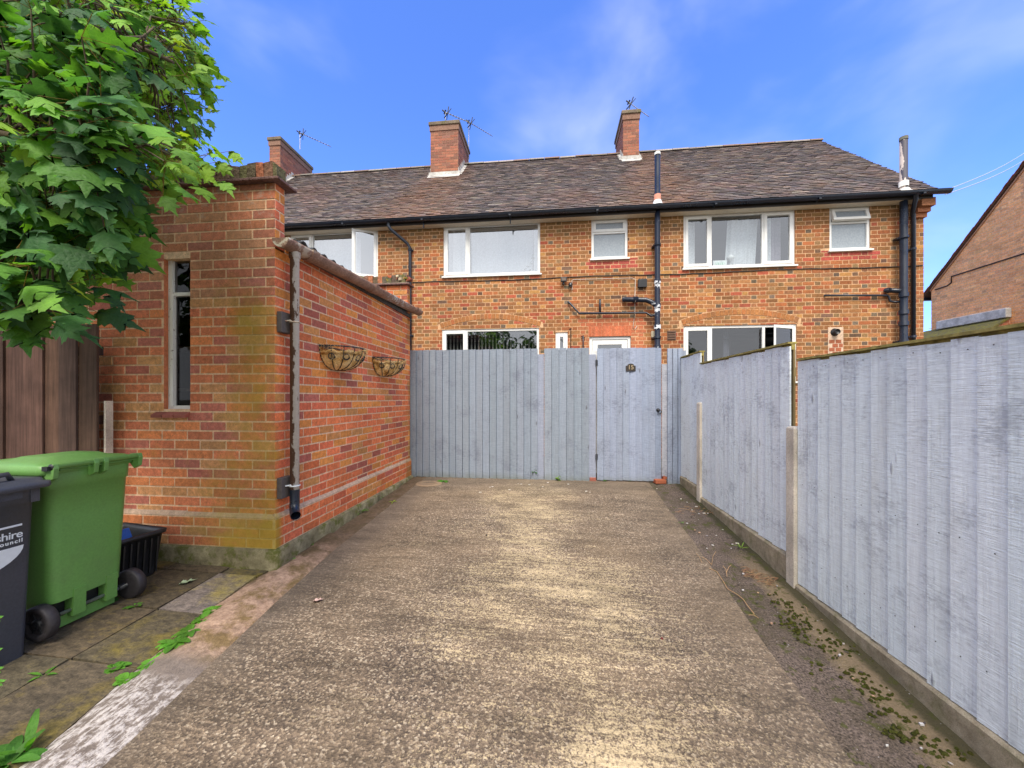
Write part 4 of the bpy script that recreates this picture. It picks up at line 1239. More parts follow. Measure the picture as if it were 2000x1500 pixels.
# plinth: three courses set forward with a bevelled mortar top
zp = .288; pj = .022
for P, a, b, cf, ph in ((lambda u, z, d: (u, QY - pj - d, z), QXL, QX + pj, gcol_front, QX + .02), (lambda u, z, d: (QX + pj + d, u, z), QY - pj, QYE, gcol_side, QY + .1)):
    mb.quad(P(a, zb0 - .1, 0), P(b, zb0 - .1, 0), P(b, zp - .022, 0), P(a, zp - .022, 0), 0, GM)
    course_bricks(mb, P, a, b, zb0, zp - .024, QB, QL, (), 'stretcher', cf, phase=ph)
    mc = (.46, .33, .24)
    mb.quad(P(a, zp - .022, .003), P(b, zp - .022, .003), P(b, zp + .012, -pj - .0), P(a, zp + .012, -pj - .0), 0, mc)
    mb.quad(P(a, zp - .024, .003), P(b, zp - .024, .003), P(b, zp - .022, .003), P(a, zp - .022, .003), 0, mc)
# wall behind the sash: back of the reveal
mb.build('wall', M['garage_masonry'], gar)
# string course of tiles and ragged brick-on-edge coping
cp = MB()
def ragged(x0, x1, y0, y1, z):
    x = x0
    while x < x1 - .02:
        w = min(rr(.062, .085), x1 - x); h = .115 + .022 * mnoise.noise(Vector((x * 4, y0, 0))) + rr(-.010, .006)
        c = pick([(.15, .10, .075), (.18, .11, .075), (.13, .10, .065), (.20, .11, .075), (.17, .15, .07), (.16, .11, .08), (.33, .13, .07)])
        cp.obox((x + w / 2, (y0 + y1) / 2 + rr(-.006, .006), z + h / 2), (w / 2 - .0005, 0, rr(-.008, .008)), (0, (y1 - y0) / 2 + rr(-.01, .004), 0), (rr(-.004, .004), 0, h / 2), 0, jit(c, .25))
        x += w
cp.box(QXL, QX + .045, QY - .030, QY + .145, ztop + .022, ztop + .040, 0, (.20, .13, .11))
cp.box(QXL, QX + .070, QY - .055, QY + .165, ztop + .003, ztop + .022, 0, (.16, .09, .08))
cp.box(QXL, QX + .03, QY - .012, QY + .13, ztop + .040, ztop + .05, 0, (.22, .20, .13))
ragged(QXL, QX + .02, QY - .010, QY + .11, ztop + .046)
cp.box(-4.6, QX + .05, QYE - .15, QYE + .05, ztop + .003, ztop + .022, 0, (.16, .09, .08))
cp.box(-4.6, QX + .03, QYE - .13, QYE + .03, ztop + .022, ztop + .038, 0, (.22, .17, .14))
x = -4.6
ragged(-4.6, QX + .0, QYE - .115, QYE + .005, ztop + .038)
for i in range(34):                       # crumbled brick ends and moss on top
    q = Vector((QX + rr(-.34, .05), rr(QYE - .12, QYE), ztop + .10 + rr(-.02, .05))) if i % 3 else Vector((QX + rr(-.9, .03), rr(QY, QY + .1), ztop + .14 + rr(-.01, .02)))
    cp.obox(q, (rr(.01, .03), rr(-.01, .01), rr(-.01, .01)), (rr(-.01, .01), rr(.015, .035), 0), (rr(-.01, .01), 0, rr(.008, .022)), 0, jit(pick([(.45, .13, .06), (.30, .10, .06), (.20, .17, .03), (.50, .42, .28)]), .2))
cp.build('parapet_coping', M['mossy_brick'], gar, bevel=.004)
# footing
fo = MB(); n = 60; vs = []
pathp = [(QXL + (QX + .04 - QXL) * i / n, QY - .035) for i in range(n + 1)] + [(QX + .04, QY - .035 + (QYE - QY + .03) * i / n) for i in range(1, n + 1)]
for i, (x, y) in enumerate(pathp):
    o = Vector((0, -1, 0)) if i < n else Vector((1, 0, 0)) if i > n else Vector((.7, -.7, 0))
    w = .015 * mnoise.noise(Vector((x * 4, y * 4, 0)))
    g_ = G(x, y)
    vs += [(x + o.x * (.012 + w), y + o.y * (.012 + w), min(g_, 0) - .08), (x + o.x * (.010 + w), y + o.y * (.010 + w), zb0 - .020 + w * .5), (x + o.x * w - o.x * .004, y + o.y * w - o.y * .004, zb0 - .002), (x - o.x * .06, y - o.y * .06, zb0 + .0)]
fo.add(vs, [(4 * i + k, 4 * i + 4 + k, 4 * i + 5 + k, 4 * i + 1 + k) for i in range(len(pathp) - 1) for k in range(3)], 0, (1, 1, 1), True)
fo.build('footing', M['foundation'], gar)
# corrugated roof falling to the gutter
rf = MB(); nx_, ny_ = 2, 150; vs = []
for j in range(ny_ + 1):
    y = QY + .108 + (QYE - .105 - QY - .11) * j / ny_
    for i in range(nx_ + 1):
        x = QX + .095 - (QX + .095 - QXL) * i / nx_
        vs.append((x, y, 2.500 + (QX + .095 - x) * .075 + .020 * math.sin(y * 2 * math.pi / .146)))
w = nx_ + 1
rf.add(vs, [(j * w + i, j * w + i + 1, (j + 1) * w + i + 1, (j + 1) * w + i) for j in range(ny_) for i in range(nx_)], 0, (1, 1, 1), True)
rfo = rf.build('corrugated_roof', M['asbestos'], gar)
md = rfo.modifiers.new('thickness', 'SOLIDIFY'); md.thickness = .008
# timber plate under the eaves
mb = MB(); mb.box(QX + .002, QX + .03, QY + .11, QYE, 2.425, 2.47); mb.build('eaves_board', M['asbestos'], gar)
# half-round gutter
mb = MB(); seg = 12
gx, gr = QX + .092, .070
y0, y1 = QY - .06, QYE + .14
def gz_(y): return 2.432 + (y - y0) * .040
vs = []
ysn = [y0, y0 + .35, 3.6, 4.5, y1 - .25, y1]
for y in ysn:
    for rad in (gr, gr - .010):
        for i in range(seg + 1):
            an = math.pi + math.pi * i / seg
            vs.append((gx + math.cos(an) * rad, y, gz_(y) + .01 + math.sin(an) * rad))
m = seg + 1; fs = []
for k in range(len(ysn) - 1):
    b0, b1 = 2 * m * k, 2 * m * (k + 1)
    for i in range(seg):
        fs += [(b0 + i, b0 + i + 1, b1 + i + 1, b1 + i), (b0 + m + i, b1 + m + i, b1 + m + i + 1, b0 + m + i + 1)]
    for i in (0, seg): fs.append((b0 + i, b0 + m + i, b1 + m + i, b1 + i))
mb.add(vs, fs, 0, (1, 1, 1), True)
for b0 in (0, 2 * m * (len(ysn) - 1)):
    mb.add([vs[b0 + i] for i in range(m)], [tuple(range(m))])
for y in (3.02, 4.15, QYE - .1):           # collars
    vs = []
    for yy in (y - .045, y + .045):
        for i in range(seg + 1):
            an = math.pi * .98 + math.pi * 1.04 * i / seg
            vs.append((gx + math.cos(an) * (gr + .009), yy, gz_(yy) + .012 + math.sin(an) * (gr + .009)))
    mb.add(vs, [(i, i + 1, m + i + 1, m + i) for i in range(seg)], 0, (1, 1, 1), True)
    mb.add(vs, [tuple(range(m)), tuple(range(m, 2 * m))])
mb.build('gutter', M['oldgutter'], gar)
# peeling downpipe with a black shoe
DX, DY = QX + .095, 2.84
mb = MB(); mb.tube([(DX, DY, gz_(DY) - .03), (DX, DY, .43)], .034, 18)
mb.tube([(DX, DY, gz_(DY) - .05), (DX, DY, gz_(DY) - .10)], .042, 18)
dpo = mb.build('downpipe', M['peel'], gar)
mb = MB(); mb.tube([(DX, DY, .47), (DX, DY, .36), (DX + .006, DY - .012, .325), (DX + .035, DY - .045, .290), (DX + .06, DY - .07, .278)], .037, 18, caps=False)
mb.tube([(DX + .06, DY - .07, .278), (DX + .064, DY - .074, .2765)], .040, 18, caps=False)
mb.build('pipe_shoe', M['blackpipe'], dpo)
for z in (1.82, .50):
    mb = MB(); mb.box(QX + .005, QX + .048, DY - .085, DY + .035, z - .09, z + .075, 0, (.10, .085, .08))
    k_ = mb.build('timber_block', M['tone_matte'], dpo, bevel=.004)
    mb = MB(); mb.tube([(DX + .037 * math.cos(a_ * .4), DY + .037 * math.sin(a_ * .4), z) for a_ in range(17)], .006, 6)
    mb.tube([(QX + .05, DY - .045, z + .004), (DX - .01, DY - .035, z + .010), (DX, DY - .035, z)], .006, 6)
    mb.build('pipe_clip', M['oldgutter' if z > 1 else 'whiteprint'], dpo)
# tall narrow window
mb = MB(); x0, x1, z0, z1 = gw; y = QY + .035
ft = .040
zt_ = onY(345, 572, QY).z
for q in ((x0, x0 + ft, z0, z1), (x1 - .012, x1, z0, z1), (x0 + ft, x1 - .012, z1 - .035, z1), (x0 + ft, x1 - .012, z0, z0 + .028), (x0 + ft, x1 - .012, zt_ - .014, zt_ + .014)):
    mb.box(q[0], q[1], y, y + .04, q[2], q[3])
mb.box(x0 + ft * .55, x0 + ft + .012, y - .008, y + .02, z0 + .02, zt_ - .01)
mb.tube([(x0 + .09, y - .012, z1 - .018), (x0 + .155, y - .012, z1 - .022)], .006, 6)
g = NG('chipped_white_paint'); nn = g.noise(28, 5, .75)
M['chip'] = g.fin(g.mix(g.rng(nn, .60, .66), (.80, .80, .78), (.24, .20, .16)), .6, nn, .4, .003)
wo = mb.build('window', M['chip'], gar)
mb = MB(); mb.quad((x0 + .02, y + .02, z0), (x1, y + .02, z0), (x1, y + .02, z1), (x0 + .02, y + .02, z1)); mb.build('pane', M['glass_dark'], wo)
mb = MB()
for zz, t in ((1.63, .10), (1.27, .07)):   # dusty shelves inside
    mb.box(x0 - .2, x1 + .5, QY + .16, QY + .42, zz, zz + .02, 0, (.34, .30, .27))
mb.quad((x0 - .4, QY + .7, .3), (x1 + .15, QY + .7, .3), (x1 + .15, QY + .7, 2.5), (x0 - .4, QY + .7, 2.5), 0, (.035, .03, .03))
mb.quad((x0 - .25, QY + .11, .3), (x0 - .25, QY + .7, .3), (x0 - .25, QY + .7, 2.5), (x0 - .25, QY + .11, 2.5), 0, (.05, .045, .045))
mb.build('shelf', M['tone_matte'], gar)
mb = MB()
a = onY(297, 806, QY - .03).x
for i in range(3):
    xa = a + i * (x1 - a) / 3
    mb.add([(xa + .003, QY - .045, z0 - .045), (xa + (x1 - a) / 3 - .003, QY - .045, z0 - .045), (xa + (x1 - a) / 3 - .003, y + .005, z0 - .002), (xa + .003, y + .005, z0 - .002),
            (xa + .003, QY - .045, z0 - .068), (xa + (x1 - a) / 3 - .003, QY - .045, z0 - .068), (xa + (x1 - a) / 3 - .003, y + .005, z0 - .05), (xa + .003, y + .005, z0 - .05)],
           [(0, 1, 2, 3), (0, 4, 5, 1), (1, 5, 6, 2), (3, 7, 4, 0), (4, 7, 6, 5)], 0, jit((.27, .085, .06), .2))
mb.build('sill', M['tone_matte'], gar)

# hanging wall baskets
def basket(yc, label):
    r_ = .275; zt = 1.70
    e = empty('wall_basket', (QX, yc, zt - .2)); tag(e, label, 'wall basket', 'wall baskets on the outbuilding')
    fr = MB()
    def pt(an, ph, k=1.0):   # an along the half rim, ph down
        rad = r_ * math.cos(ph) ** .75 if ph < 1.5 else 0
        return Vector((QX + .010 + rad * math.sin(an) * k, yc - rad * math.cos(an), zt - .215 * math.sin(ph)))
    fr.tube([pt(math.pi * i / 20, 0) for i in range(21)], .008, 6)
    fr.tube([(QX + .008, yc - r_, zt), (QX + .008, yc + r_, zt)], .008, 6)
    for i in range(9):
        an = math.pi * i / 8
        fr.tube([pt(an, .5 * math.pi * j / 8 * .97) for j in range(9)], .0048, 5)
    for i in range(6):       # scrolls
        an0 = math.pi * (i + .5) / 6 + .1
        sp = []
        for j in range(22):
            tt = j / 21 * 2 * math.pi * 1.4; rad = .036 * (1 - .35 * j / 21)
            q = pt(an0 + rad * math.cos(tt) / r_, .48 + rad * math.sin(tt) / .215)
            sp.append(q + Vector((.006, 0, 0)))
        fr.tube(sp, .0042, 4)
    fr.add([(QX + .01, yc - r_, zt - .005), (QX + .01, yc - .05, zt - .005), (QX + .055, yc - .08, zt - .03), (QX + .05, yc - r_ + .03, zt - .03)], [(0, 1, 2, 3)])
    fr.build('basket_frame', M['iron'], e)
    li = MB(); nu, nv = 48, 14; vs = []
    for j in range(nv + 1):
        ph = .03 + .5 * math.pi * .96 * j / nv
        for i in range(nu + 1):
            an = math.pi * i / nu
            q = pt(an, ph, .90)
            nz_ = mnoise.noise(Vector((q.x * 15 + yc, q.y * 15, q.z * 15)))
            nz2 = mnoise.noise(Vector((q.x * 70, q.y * 70, q.z * 70)))
            d = Vector((math.sin(an), -math.cos(an), 0))
            q = q + d * (.015 * nz_ + .003 * nz2 - .006)
            if j < 2: q.z += .018 * nz_ + .012 * nz2 - .028 + (.012 if j == 0 else 0) - .02 * max(0, math.cos(an))
            vs.append(q)
    li.add(vs, [(j * (nu + 1) + i, j * (nu + 1) + i + 1, (j + 1) * (nu + 1) + i + 1, (j + 1) * (nu + 1) + i) for j in range(nv) for i in range(nu)], 0, (1, 1, 1), True)
    for i in range(520):     # loose fibres
        an = rr(0, math.pi); ph = rr(.0, 1.35) if i % 3 else rr(0, .25)
        q = pt(an, ph, .98); d = Vector((math.sin(an), -math.cos(an), rr(-.6, .9))).normalized()
        tdir = Vector((rr(-1, 1), rr(-1, 1), rr(-1, 1)))
        li.tube([q, q + d * rr(.006, .022) + tdir * .006, q + d * rr(.010, .03) + tdir * .02], .0011, 3, caps=False)
    o = li.build('coir_liner', M['coir'], e)
basket(3.57, 'larger-looking coir-lined wall basket nearest the peeling downpipe')
basket(4.61, 'coir-lined wall basket nearest the wooden gate')

# ------------------------------------------------------------------ boarded fences
def boards(mb, P, u0, n, pitch, z0, z1, col, rev=False, thick=.026, thin=.006, zj=.004, slopef=None, cj=.07, z0f=None, gap=.0045):
    for i in range(n):
        a = u0 + i * pitch; b = a + abs(pitch) * 1.10 if pitch > 0 else a
        sgn = 1 if pitch > 0 else -1
        ua, ub = a, a + pitch - sgn * gap
        da, db = (thick, thin) if not rev else (thin, thick)
        if rev: ua, ub = a + sgn * gap, a + pitch
        if i < n - 1: mb.add([P(a + pitch - .02, z0 + .02, -.016), P(a + pitch + .02, z0 + .02, -.016), P(a + pitch + .02, z1 - .02, -.016), P(a + pitch - .02, z1 - .02, -.016)], [(0, 1, 2, 3)], 0, col)
        zt_ = z1 + rr(-zj, zj); zb_ = (z0f(a) if z0f else z0) + rr(-zj, zj)
        tw = rr(-.002, .002); c = jit(col, cj)
        vs = []
        nseg = 5
        for k in range(nseg + 1):
            z = zb_ + (zt_ - zb_) * k / nseg
            w = .0016 * mnoise.noise(Vector((a * 9, z * 1.7, 3)))
            e = .0025 * mnoise.noise(Vector((a * 5, z * 1.1, 9)))
            vs += [P(ua + e, z, -.004), P(ua + e, z, da + w + tw), P(ub + e, z, db + w + tw), P(ub + e, z, -.004)]
        fs = [(4 * k + q, 4 * k + (q + 1) % 4, 4 * k + 4 + (q + 1) % 4, 4 * k + 4 + q) for k in range(nseg) for q in range(4)]
        fs += [(0, 1, 2, 3), (4 * nseg, 4 * nseg + 1, 4 * nseg + 2, 4 * nseg + 3)]
        mb.add(vs, fs, 0, c)
GPC = (.262, .305, .372)         # gate paint
YG = 5.60
PGt = lambda u, z, d: (u, YG - d, z)
zt1 = onY(925, 683, YG).z; ztg = onY(1225, 680, YG).z
def gx_(px, y=YG): return onY(px, 800, y).x
def panel(px0, px1, n, ztop_, name, label, cat, group=None, dz=0.0, zb=.005, rails=True):
    a, b = gx_(px0), gx_(px1); pt_ = (b - a) / n
    e = empty(name, (a, YG, 0)); tag(e, label, cat, group)
    m1 = MB(); boards(m1, PGt, a, n, pt_, zb, ztop_, GPC, rev=True)
    m1.build('boards', M['paint_gate'], e)
    m2 = MB()
    for z in (.30, 1.0, 1.65): m2.box(a + .01, b - .01, YG + .018, YG + .055, z, z + .075, 0, (.12, .09, .08))
    m2.build('back_rail', M['brownwood'], e)
    return e, a, b
panel(800.5, 1050, 19, zt1, 'boarded_fence_panel', 'wide grey-blue vertical board panel between the outbuilding and the gate', 'fence panel', zb=.0)
panel(1062.5, 1150, 6, zt1 + .003, 'boarded_fence_panel', 'narrow grey-blue panel of six boards left of the gate', 'fence panel', zb=-.01)
for (a, b, lab, zt_) in ((1051, 1061, 'slim painted post between the wide board panel and the six-board panel', onY(1055, 692, YG).z), (1151.5, 1162.5, 'slim painted post that the gate is hinged on', onY(1157, 692, YG).z)):
    mb = MB(); mb.box(gx_(a) - .012, gx_(b) + .010, YG + .002, YG + .07, -.05, zt_, 0, (.30, .33, .42)); tag(mb.build('gate_post', M['paint_gate'], origin=(gx_(a), YG, 0), bevel=.004), lab, 'post')
mb = MB(); mb.box(gx_(1156), gx_(1168), YG + .08, YG + .11, .1, 1.9, 0, (.65, .65, .62))   # pale batten seen in the hinge gap
tag(mb.build('pale_batten', M['tone_matte'], origin=(gx_(1160), YG + .1, 0)), 'thin pale upright batten showing in the gap at the hinge side of the gate', 'batten')
mb = MB(); mb.box(gx_(1151.5), gx_(1164), YG - .02, YG + .05, -.05, .045, 0, (.30, .10, .07)); tag(mb.build('half_brick', M['tone_matte'], origin=(gx_(1157), YG, 0), bevel=.006), 'dark red half brick at the foot of the hinge post', 'brick')
# the gate
ga, gbx = gx_(1165.5), gx_(1291.5)
gate = empty('gate', (ga, YG, 0)); tag(gate, 'grey-blue boarded garden gate with number 15 and a black ring handle', 'gate')
m1 = MB(); n = 10; pt_ = (gbx - ga) / n
boards(m1, PGt, ga, 9, pt_, .015, ztg, (.31, .355, .46), rev=True)
m1.build('boards', M['paint_gate'], gate)
m1 = MB(); m1.box(ga + 9 * pt_ + .002, gbx, YG - .004, YG + .012, .012, ztg - .004, 0, (.255, .30, .40)); m1.build('closing_board', M['paint_gate'], gate)
m2 = MB()
for z in (.28, 1.0, 1.66): m2.box(ga + .01, gbx - .01, YG + .018, YG + .055, z, z + .08, 0, (.12, .09, .08))
m2.build('back_rail', M['brownwood'], gate)
hc = Vector(PGt(gx_(1286), onY(1286, 803, YG).z, .010))
m1 = MB(); m1.lathe((hc.x - .006, YG - .004, hc.z + .016), (0, -1, 0), [(0, .026), (.006, .026), (.010, .018), (.022, .010), (.026, 0)], 18)
rc = hc + Vector((.010, -.016, -.008))
m1.tube([rc + Vector((.026 * math.cos(a * .314), -.006 * math.sin(a * .314), .026 * math.sin(a * .314))) for a in range(21)], .0048, 8)
m1.build('ring_handle', M['iron'], gate)
for z in (1.72, .35):
    m1 = MB(); m1.box(ga - .018, ga + .012, YG - .020, YG + .0, z - .04, z + .04); m1.tube([(ga - .006, YG - .022, z - .045), (ga - .006, YG - .022, z + .045)], .006, 8); m1.build('hinge', M['iron'], gate)
pc = onY(1232, 717, YG - .03); ppx = .0066
m1 = MB(); w_, h0, h1, h2 = .068, -.060, .020, .052
prof = [(-w_, h0), (w_, h0), (w_, h1)] + [(w_ * .72 * math.cos(a), h1 + (h2 - h1) * math.sin(a)) for a in (0, .5, 1.0, 1.57, 2.14, 2.64, 3.14)] + [(-w_, h1)]
m1.prism([(pc.x + u, YG - .032, pc.z + z) for u, z in prof], (0, .008, 0))
npl = m1.build('number_plate', M['bronze'], gate, bevel=.002)
def text_mesh(s, size, mat4, mat, name, parent, extr=.0015, shear=0, bold=0.0, space=1.0):
    cu = bpy.data.curves.new('t', 'FONT'); cu.body = s; cu.size = size; cu.extrude = extr; cu.align_x = 'RIGHT' if name == 'lettering' else 'CENTER'; cu.align_y = 'CENTER'
    cu.offset = bold; cu.shear = shear; cu.space_character = space
    t = bpy.data.objects.new('t', cu); scn.collection.objects.link(t)
    dg = bpy.context.evaluated_depsgraph_get()
    me = bpy.data.meshes.new_from_object(t.evaluated_get(dg))
    bpy.data.objects.remove(t)
    me.transform(mat4); me.transform(Matrix.Translation(-Vector(parent['_o'])))
    me.materials.clear(); me.materials.append(mat); me.name = name
    o = bpy.data.objects.new(name, me); scn.collection.objects.link(o); o.parent = parent; o['_o'] = tuple(parent['_o'])
    return o
R_front = Matrix(((1, 0, 0, 0), (0, 0, -1, 0), (0, 1, 0, 0), (0, 0, 0, 1)))
text_mesh('15', .085, Matrix.Translation((pc.x, YG - .0335, pc.z - .006)) @ R_front, M['brass'], 'house_number', npl, bold=.0012)
# end boards right of the gate
ea, eb = gx_(1293.5, YG - .03), gx_(1334, YG - .03)
e = empty('fence_end_panel', (ea, YG - .03, 0)); tag(e, 'three weathered upright boards between the gate and the right-hand fence', 'fence panel')
m1 = MB(); zq = onY(1315, 681, YG - .03).z
PE = lambda u, z, d: (u, YG - .03 - d, z)
m1.box(gbx + .004, gx_(1304, YG - .03), YG - .026, YG - .010, .09, onY(1298, 711, YG - .03).z, 0, (.40, .41, .46))
boards(m1, PE, gx_(1303, YG - .03), 3, (eb - gx_(1303, YG - .03)) / 3, -.045, zq, (.31, .355, .46), rev=False, thin=.012)
m1.build('boards', M['paint_gate'], e)
m1 = MB(); m1.box(eb - .004, eb + .035, YG - .05, YG + .0, -.05, zq - .03, 0, (.27, .31, .40)); m1.build('corner_post', M['paint_gate'], e)
for i, (x, z, lab) in enumerate(((1288, .02, 'flat orange brick lying at the foot of the gap beside the gate'), (1299, .075, 'upper orange brick stacked in the gap beside the gate'))):
    c = onY(x, 930, YG + .03 - (0.06 if i == 0 else 0))
    mb = MB(); mb.obox((c.x, c.y, z), (.075 if i == 0 else .05, .01, 0), (-.01, .05, 0), (0, 0, .028), 0, (.36, .11, .055)); tag(mb.build('loose_brick', M['tone_matte'], origin=(c.x, c.y, z - .03), bevel=.006), lab, 'brick', 'loose bricks by the gate')

# right-hand fence
FXR = 1.815
PRt = lambda u, z, d: (FXR - d, u, z)
FC = (.75, .82, .865)  # same paint as the gate, lightened to carry the stronger light on this side
def rpanel(y0, y1, z0, z1, n, label):
    e = empty('closeboard_fence', (FXR, y0, z0)); tag(e, label, 'fence panel', 'pale grey closeboard panels on the right')
    m1 = MB(); boards(m1, PRt, y1, n, -(y1 - y0) / n, z0, z1 - .012, FC, rev=False, thick=.016, thin=.007, zj=.007, cj=.05, gap=.0045)
    m1.build('boards', M['paint_fence'], e)
    m2 = MB()
    m2.box(FXR - .024, FXR + .04, y0 - .004, y1 + .004, z1, z1 + .014)
    m2.box(FXR + .004, FXR + .03, y0, y1, z1 - .045, z1 - .001)
    m2.build('capping_rail', M['moss_wood'], e)
    m3 = MB()
    for z in (z0 + .2, (z0 + z1) / 2, z1 - .25): m3.box(FXR + .018, FXR + .055, y0 + .03, y1 - .03, z, z + .07, 0, (.20, .15, .07))
    for y in (y0, y1 - .035): m3.box(FXR + .0175, FXR + .032, y, y + .034, z0, z1 - .046, 0, (.20, .15, .07))
    m3.build('batten', M['brownwood'], e)
    nl = MB()
    for k in range(n):
        y = y1 - (k + .5) * (y1 - y0) / n
        for z in (z1 - .06, z0 + .45 * (z1 - z0), z0 + .22):
            q = Vector(PRt(y + rr(-.02, .02), z + rr(-.012, .012), .0165)); nl.lathe(q, (-1, 0, 0), [(0, .003), (.0012, .0027), (.0015, 0)], 8)
    nl.build('nail_head', M['iron'], e)
rpanel(1.165, 2.995, -.16, 1.485, 17, 'nearest and lowest pale grey closeboard panel, largest of the right-hand fence')
rpanel(-.75, 1.075, -.30, 1.33, 17, 'pale grey closeboard panel closest to the camera, past the edge of the view')
rpanel(3.10, 4.85, .010, 1.625, 16, 'middle pale grey closeboard panel between the two concrete posts')
rpanel(4.855, 5.545, .115, 1.775, 6, 'short far closeboard panel, tallest step, beside the gate')
def gboard(y0, y1, ztop_, label):
    mb = MB(); n = 12; vs = []
    for i in range(n + 1):
        y = y0 + (y1 - y0) * i / n; g_ = G(FXR, y) - .06
        for (x, z) in ((FXR - .028, g_), (FXR - .030, ztop_ - .012), (FXR - .020, ztop_), (FXR + .02, ztop_), (FXR + .02, g_)): vs.append((x + .002 * mnoise.noise(Vector((y * 5, z * 5, 0))), y, z))
    mb.add(vs, [(5 * i + k, 5 * i + 5 + k, 5 * i + 5 + (k + 1) % 5, 5 * i + (k + 1) % 5) for i in range(n) for k in range(4)] + [(0, 1, 2, 3, 4), (5 * n, 5 * n + 1, 5 * n + 2, 5 * n + 3, 5 * n + 4)], 0, (1, 1, 1))
    tag(mb.build('gravel_board', M['gravel_board'], origin=(FXR, y0, G(FXR, y0))), label, 'gravel board', 'concrete gravel boards under the right fence')
gboard(1.07, 3.0, -.17, 'mossy concrete gravel board under the nearest grey fence panel')
gboard(-.85, 1.06, -.31, 'concrete gravel board under the panel nearest the camera')
gboard(3.10, 4.85, .0, 'concrete gravel board under the middle grey fence panel')
gboard(4.92, 5.55, .105, 'pale concrete gravel board beside the gate')
def cpost(y0, y1, zt_, label):
    mb = MB(); x0, x1 = 1.775, 1.875; g_ = G(1.8, y0) - .1
    mb.box(x0, x1, y0, y1, g_, zt_ - .015)
    b = len(mb.v); e = .014
    mb.add([(x0, y0, zt_ - .015), (x1, y0, zt_ - .015), (x1, y1, zt_ - .015), (x0, y1, zt_ - .015), (x0 + e, y0 + e, zt_), (x1 - e, y0 + e, zt_), (x1 - e, y1 - e, zt_), (x0 + e, y1 - e, zt_)], [(4, 5, 6, 7), (0, 1, 5, 4), (1, 2, 6, 5), (2, 3, 7, 6), (3, 0, 4, 7)])
    o = mb.build('concrete_post', M['post_concrete'], origin=(x0, y0, g_ + .1), bevel=.005)
    tag(o, label, 'post', 'short concrete posts along the right fence')
cpost(3.0, 3.097, .995, 'pitted concrete post between the two largest grey fence panels')
cpost(4.80, 4.905, 1.155, 'farther concrete post near the gate, smaller in view')
cpost(1.07, 1.165, .85, 'concrete post nearest the camera, just past the edge of the view')

# brown stained fence behind the bins
BFY = 2.60
be = onY(192, 700, BFY).x; bz = onY(100, 636, BFY).z
e = empty('brown_fence', (be, BFY, -.14)); tag(e, 'dark brown stained board fence behind the wheeled bins', 'fence')
m1 = MB(); x = be - .158
k = 0
pxs = [156, 121, 91, 52, 14, -26, -70, -115, -160, -210, -260, -310]
prev = be
for i, q in enumerate(pxs):
    xa = onY(q, 700, BFY).x; zt_ = bz + rr(-.012, .012); c = jit((.115, .066, .048), .24)
    y_ = BFY - (.014 if i % 2 else 0)
    m1.box(xa + .004, prev - .003, y_ - .010, y_ + .008, -.13, zt_, 0, c); prev = xa
m1.build('boards', M['brownwood'], e)
m2 = MB()
for z in (.3, 1.0, 1.55): m2.box(prev, be - .02, BFY + .01, BFY + .05, z, z + .07, 0, (.06, .035, .03))
m2.build('rail', M['brownwood'], e)
m2 = MB(); xp = onY(197, 800, BFY).x
m2.box(xp, xp + .018, BFY + .02, BFY + .07, -.15, onY(200, 783, BFY).z, 0, (1, 1, 1)); m2.build('concrete_post', M['post_concrete'], e)

# ------------------------------------------------------------------ bins
def rrect(y0, y1, x0, x1, r, n=5):
    pts = []
    for (cx, cy, a0) in ((x1 - r, y0 + r, -90), (x1 - r, y1 - r, 0), (x0 + r, y1 - r, 90), (x0 + r, y0 + r, 180)):
        for i in range(n + 1):
            a = math.radians(a0 + 90 * i / n); pts.append((cx + r * math.cos(a), cy + r * math.sin(a)))
    return pts
def loft(mb, rings, mat=0, col=(1, 1, 1), cap=(True, True)):
    n = len(rings[0]); b = len(mb.v); vs = [p for r_ in rings for p in r_]
    fs = [(k * n + i, k * n + (i + 1) % n, (k + 1) * n + (i + 1) % n, (k + 1) * n + i) for k in range(len(rings) - 1) for i in range(n)]
    mb.add(vs, fs, mat, col, True)
    if cap[0]: mb.add(rings[0], [tuple(range(n))], mat, col)
    if cap[1]: mb.add(rings[-1], [tuple(range(n))], mat, col)
def bin_body(mb, x0, x1, y0, y1, z0, z1, tx, ty, r=.05):
    rings = []
    for t in (0, .05, .3, .6, .84, .845, .93, 1.0):
        k = 1 - t; g_ = .006 if t > .842 else 0
        rings.append([(px_, py_, z0 + (z1 - z0) * t) for px_, py_ in rrect(y0 + ty * k - g_, y1 - ty * k + g_, x0 + tx * k - g_, x1 - tx * .55 * k + g_, r)])
    loft(mb, rings)

# green bin: hinge, axle and wheels face the drive
gz0 = G(-2.8, 2.0) + .012
zl = .815
gbn = empty('green_wheeled_bin', (-3.05, 2.03, gz0)); tag(gbn, 'green two-wheeled rubbish bin with closed lid, wheels facing the drive', 'wheeled bin', 'wheeled bins')
X0, X1, Y0, Y1 = -3.26, -2.785, 1.80, 2.215
mb = MB(); bin_body(mb, X0, X1, Y0, Y1, gz0 + .175, zl, .05, .028)
mb.box(X0 + .07, X1 - .10, Y0 + .045, Y1 - .045, gz0 + .03, gz0 + .19)
# foot skirt and the two wheel arches
mb.box(X0 + .07, X1 - .065, Y0 + .05, Y1 - .05, gz0 + .012, gz0 + .075)
for (a, b) in ((Y0 + .125, Y0 + .185), (Y1 - .125, Y1 - .065)):
    mb.prism([(X1 - .020, a, gz0 + .22), (X1 - .020, b, gz0 + .22), (X1 - .026, b, gz0 + .062), (X1 - .026, a, gz0 + .062)], (-.06, 0, 0))
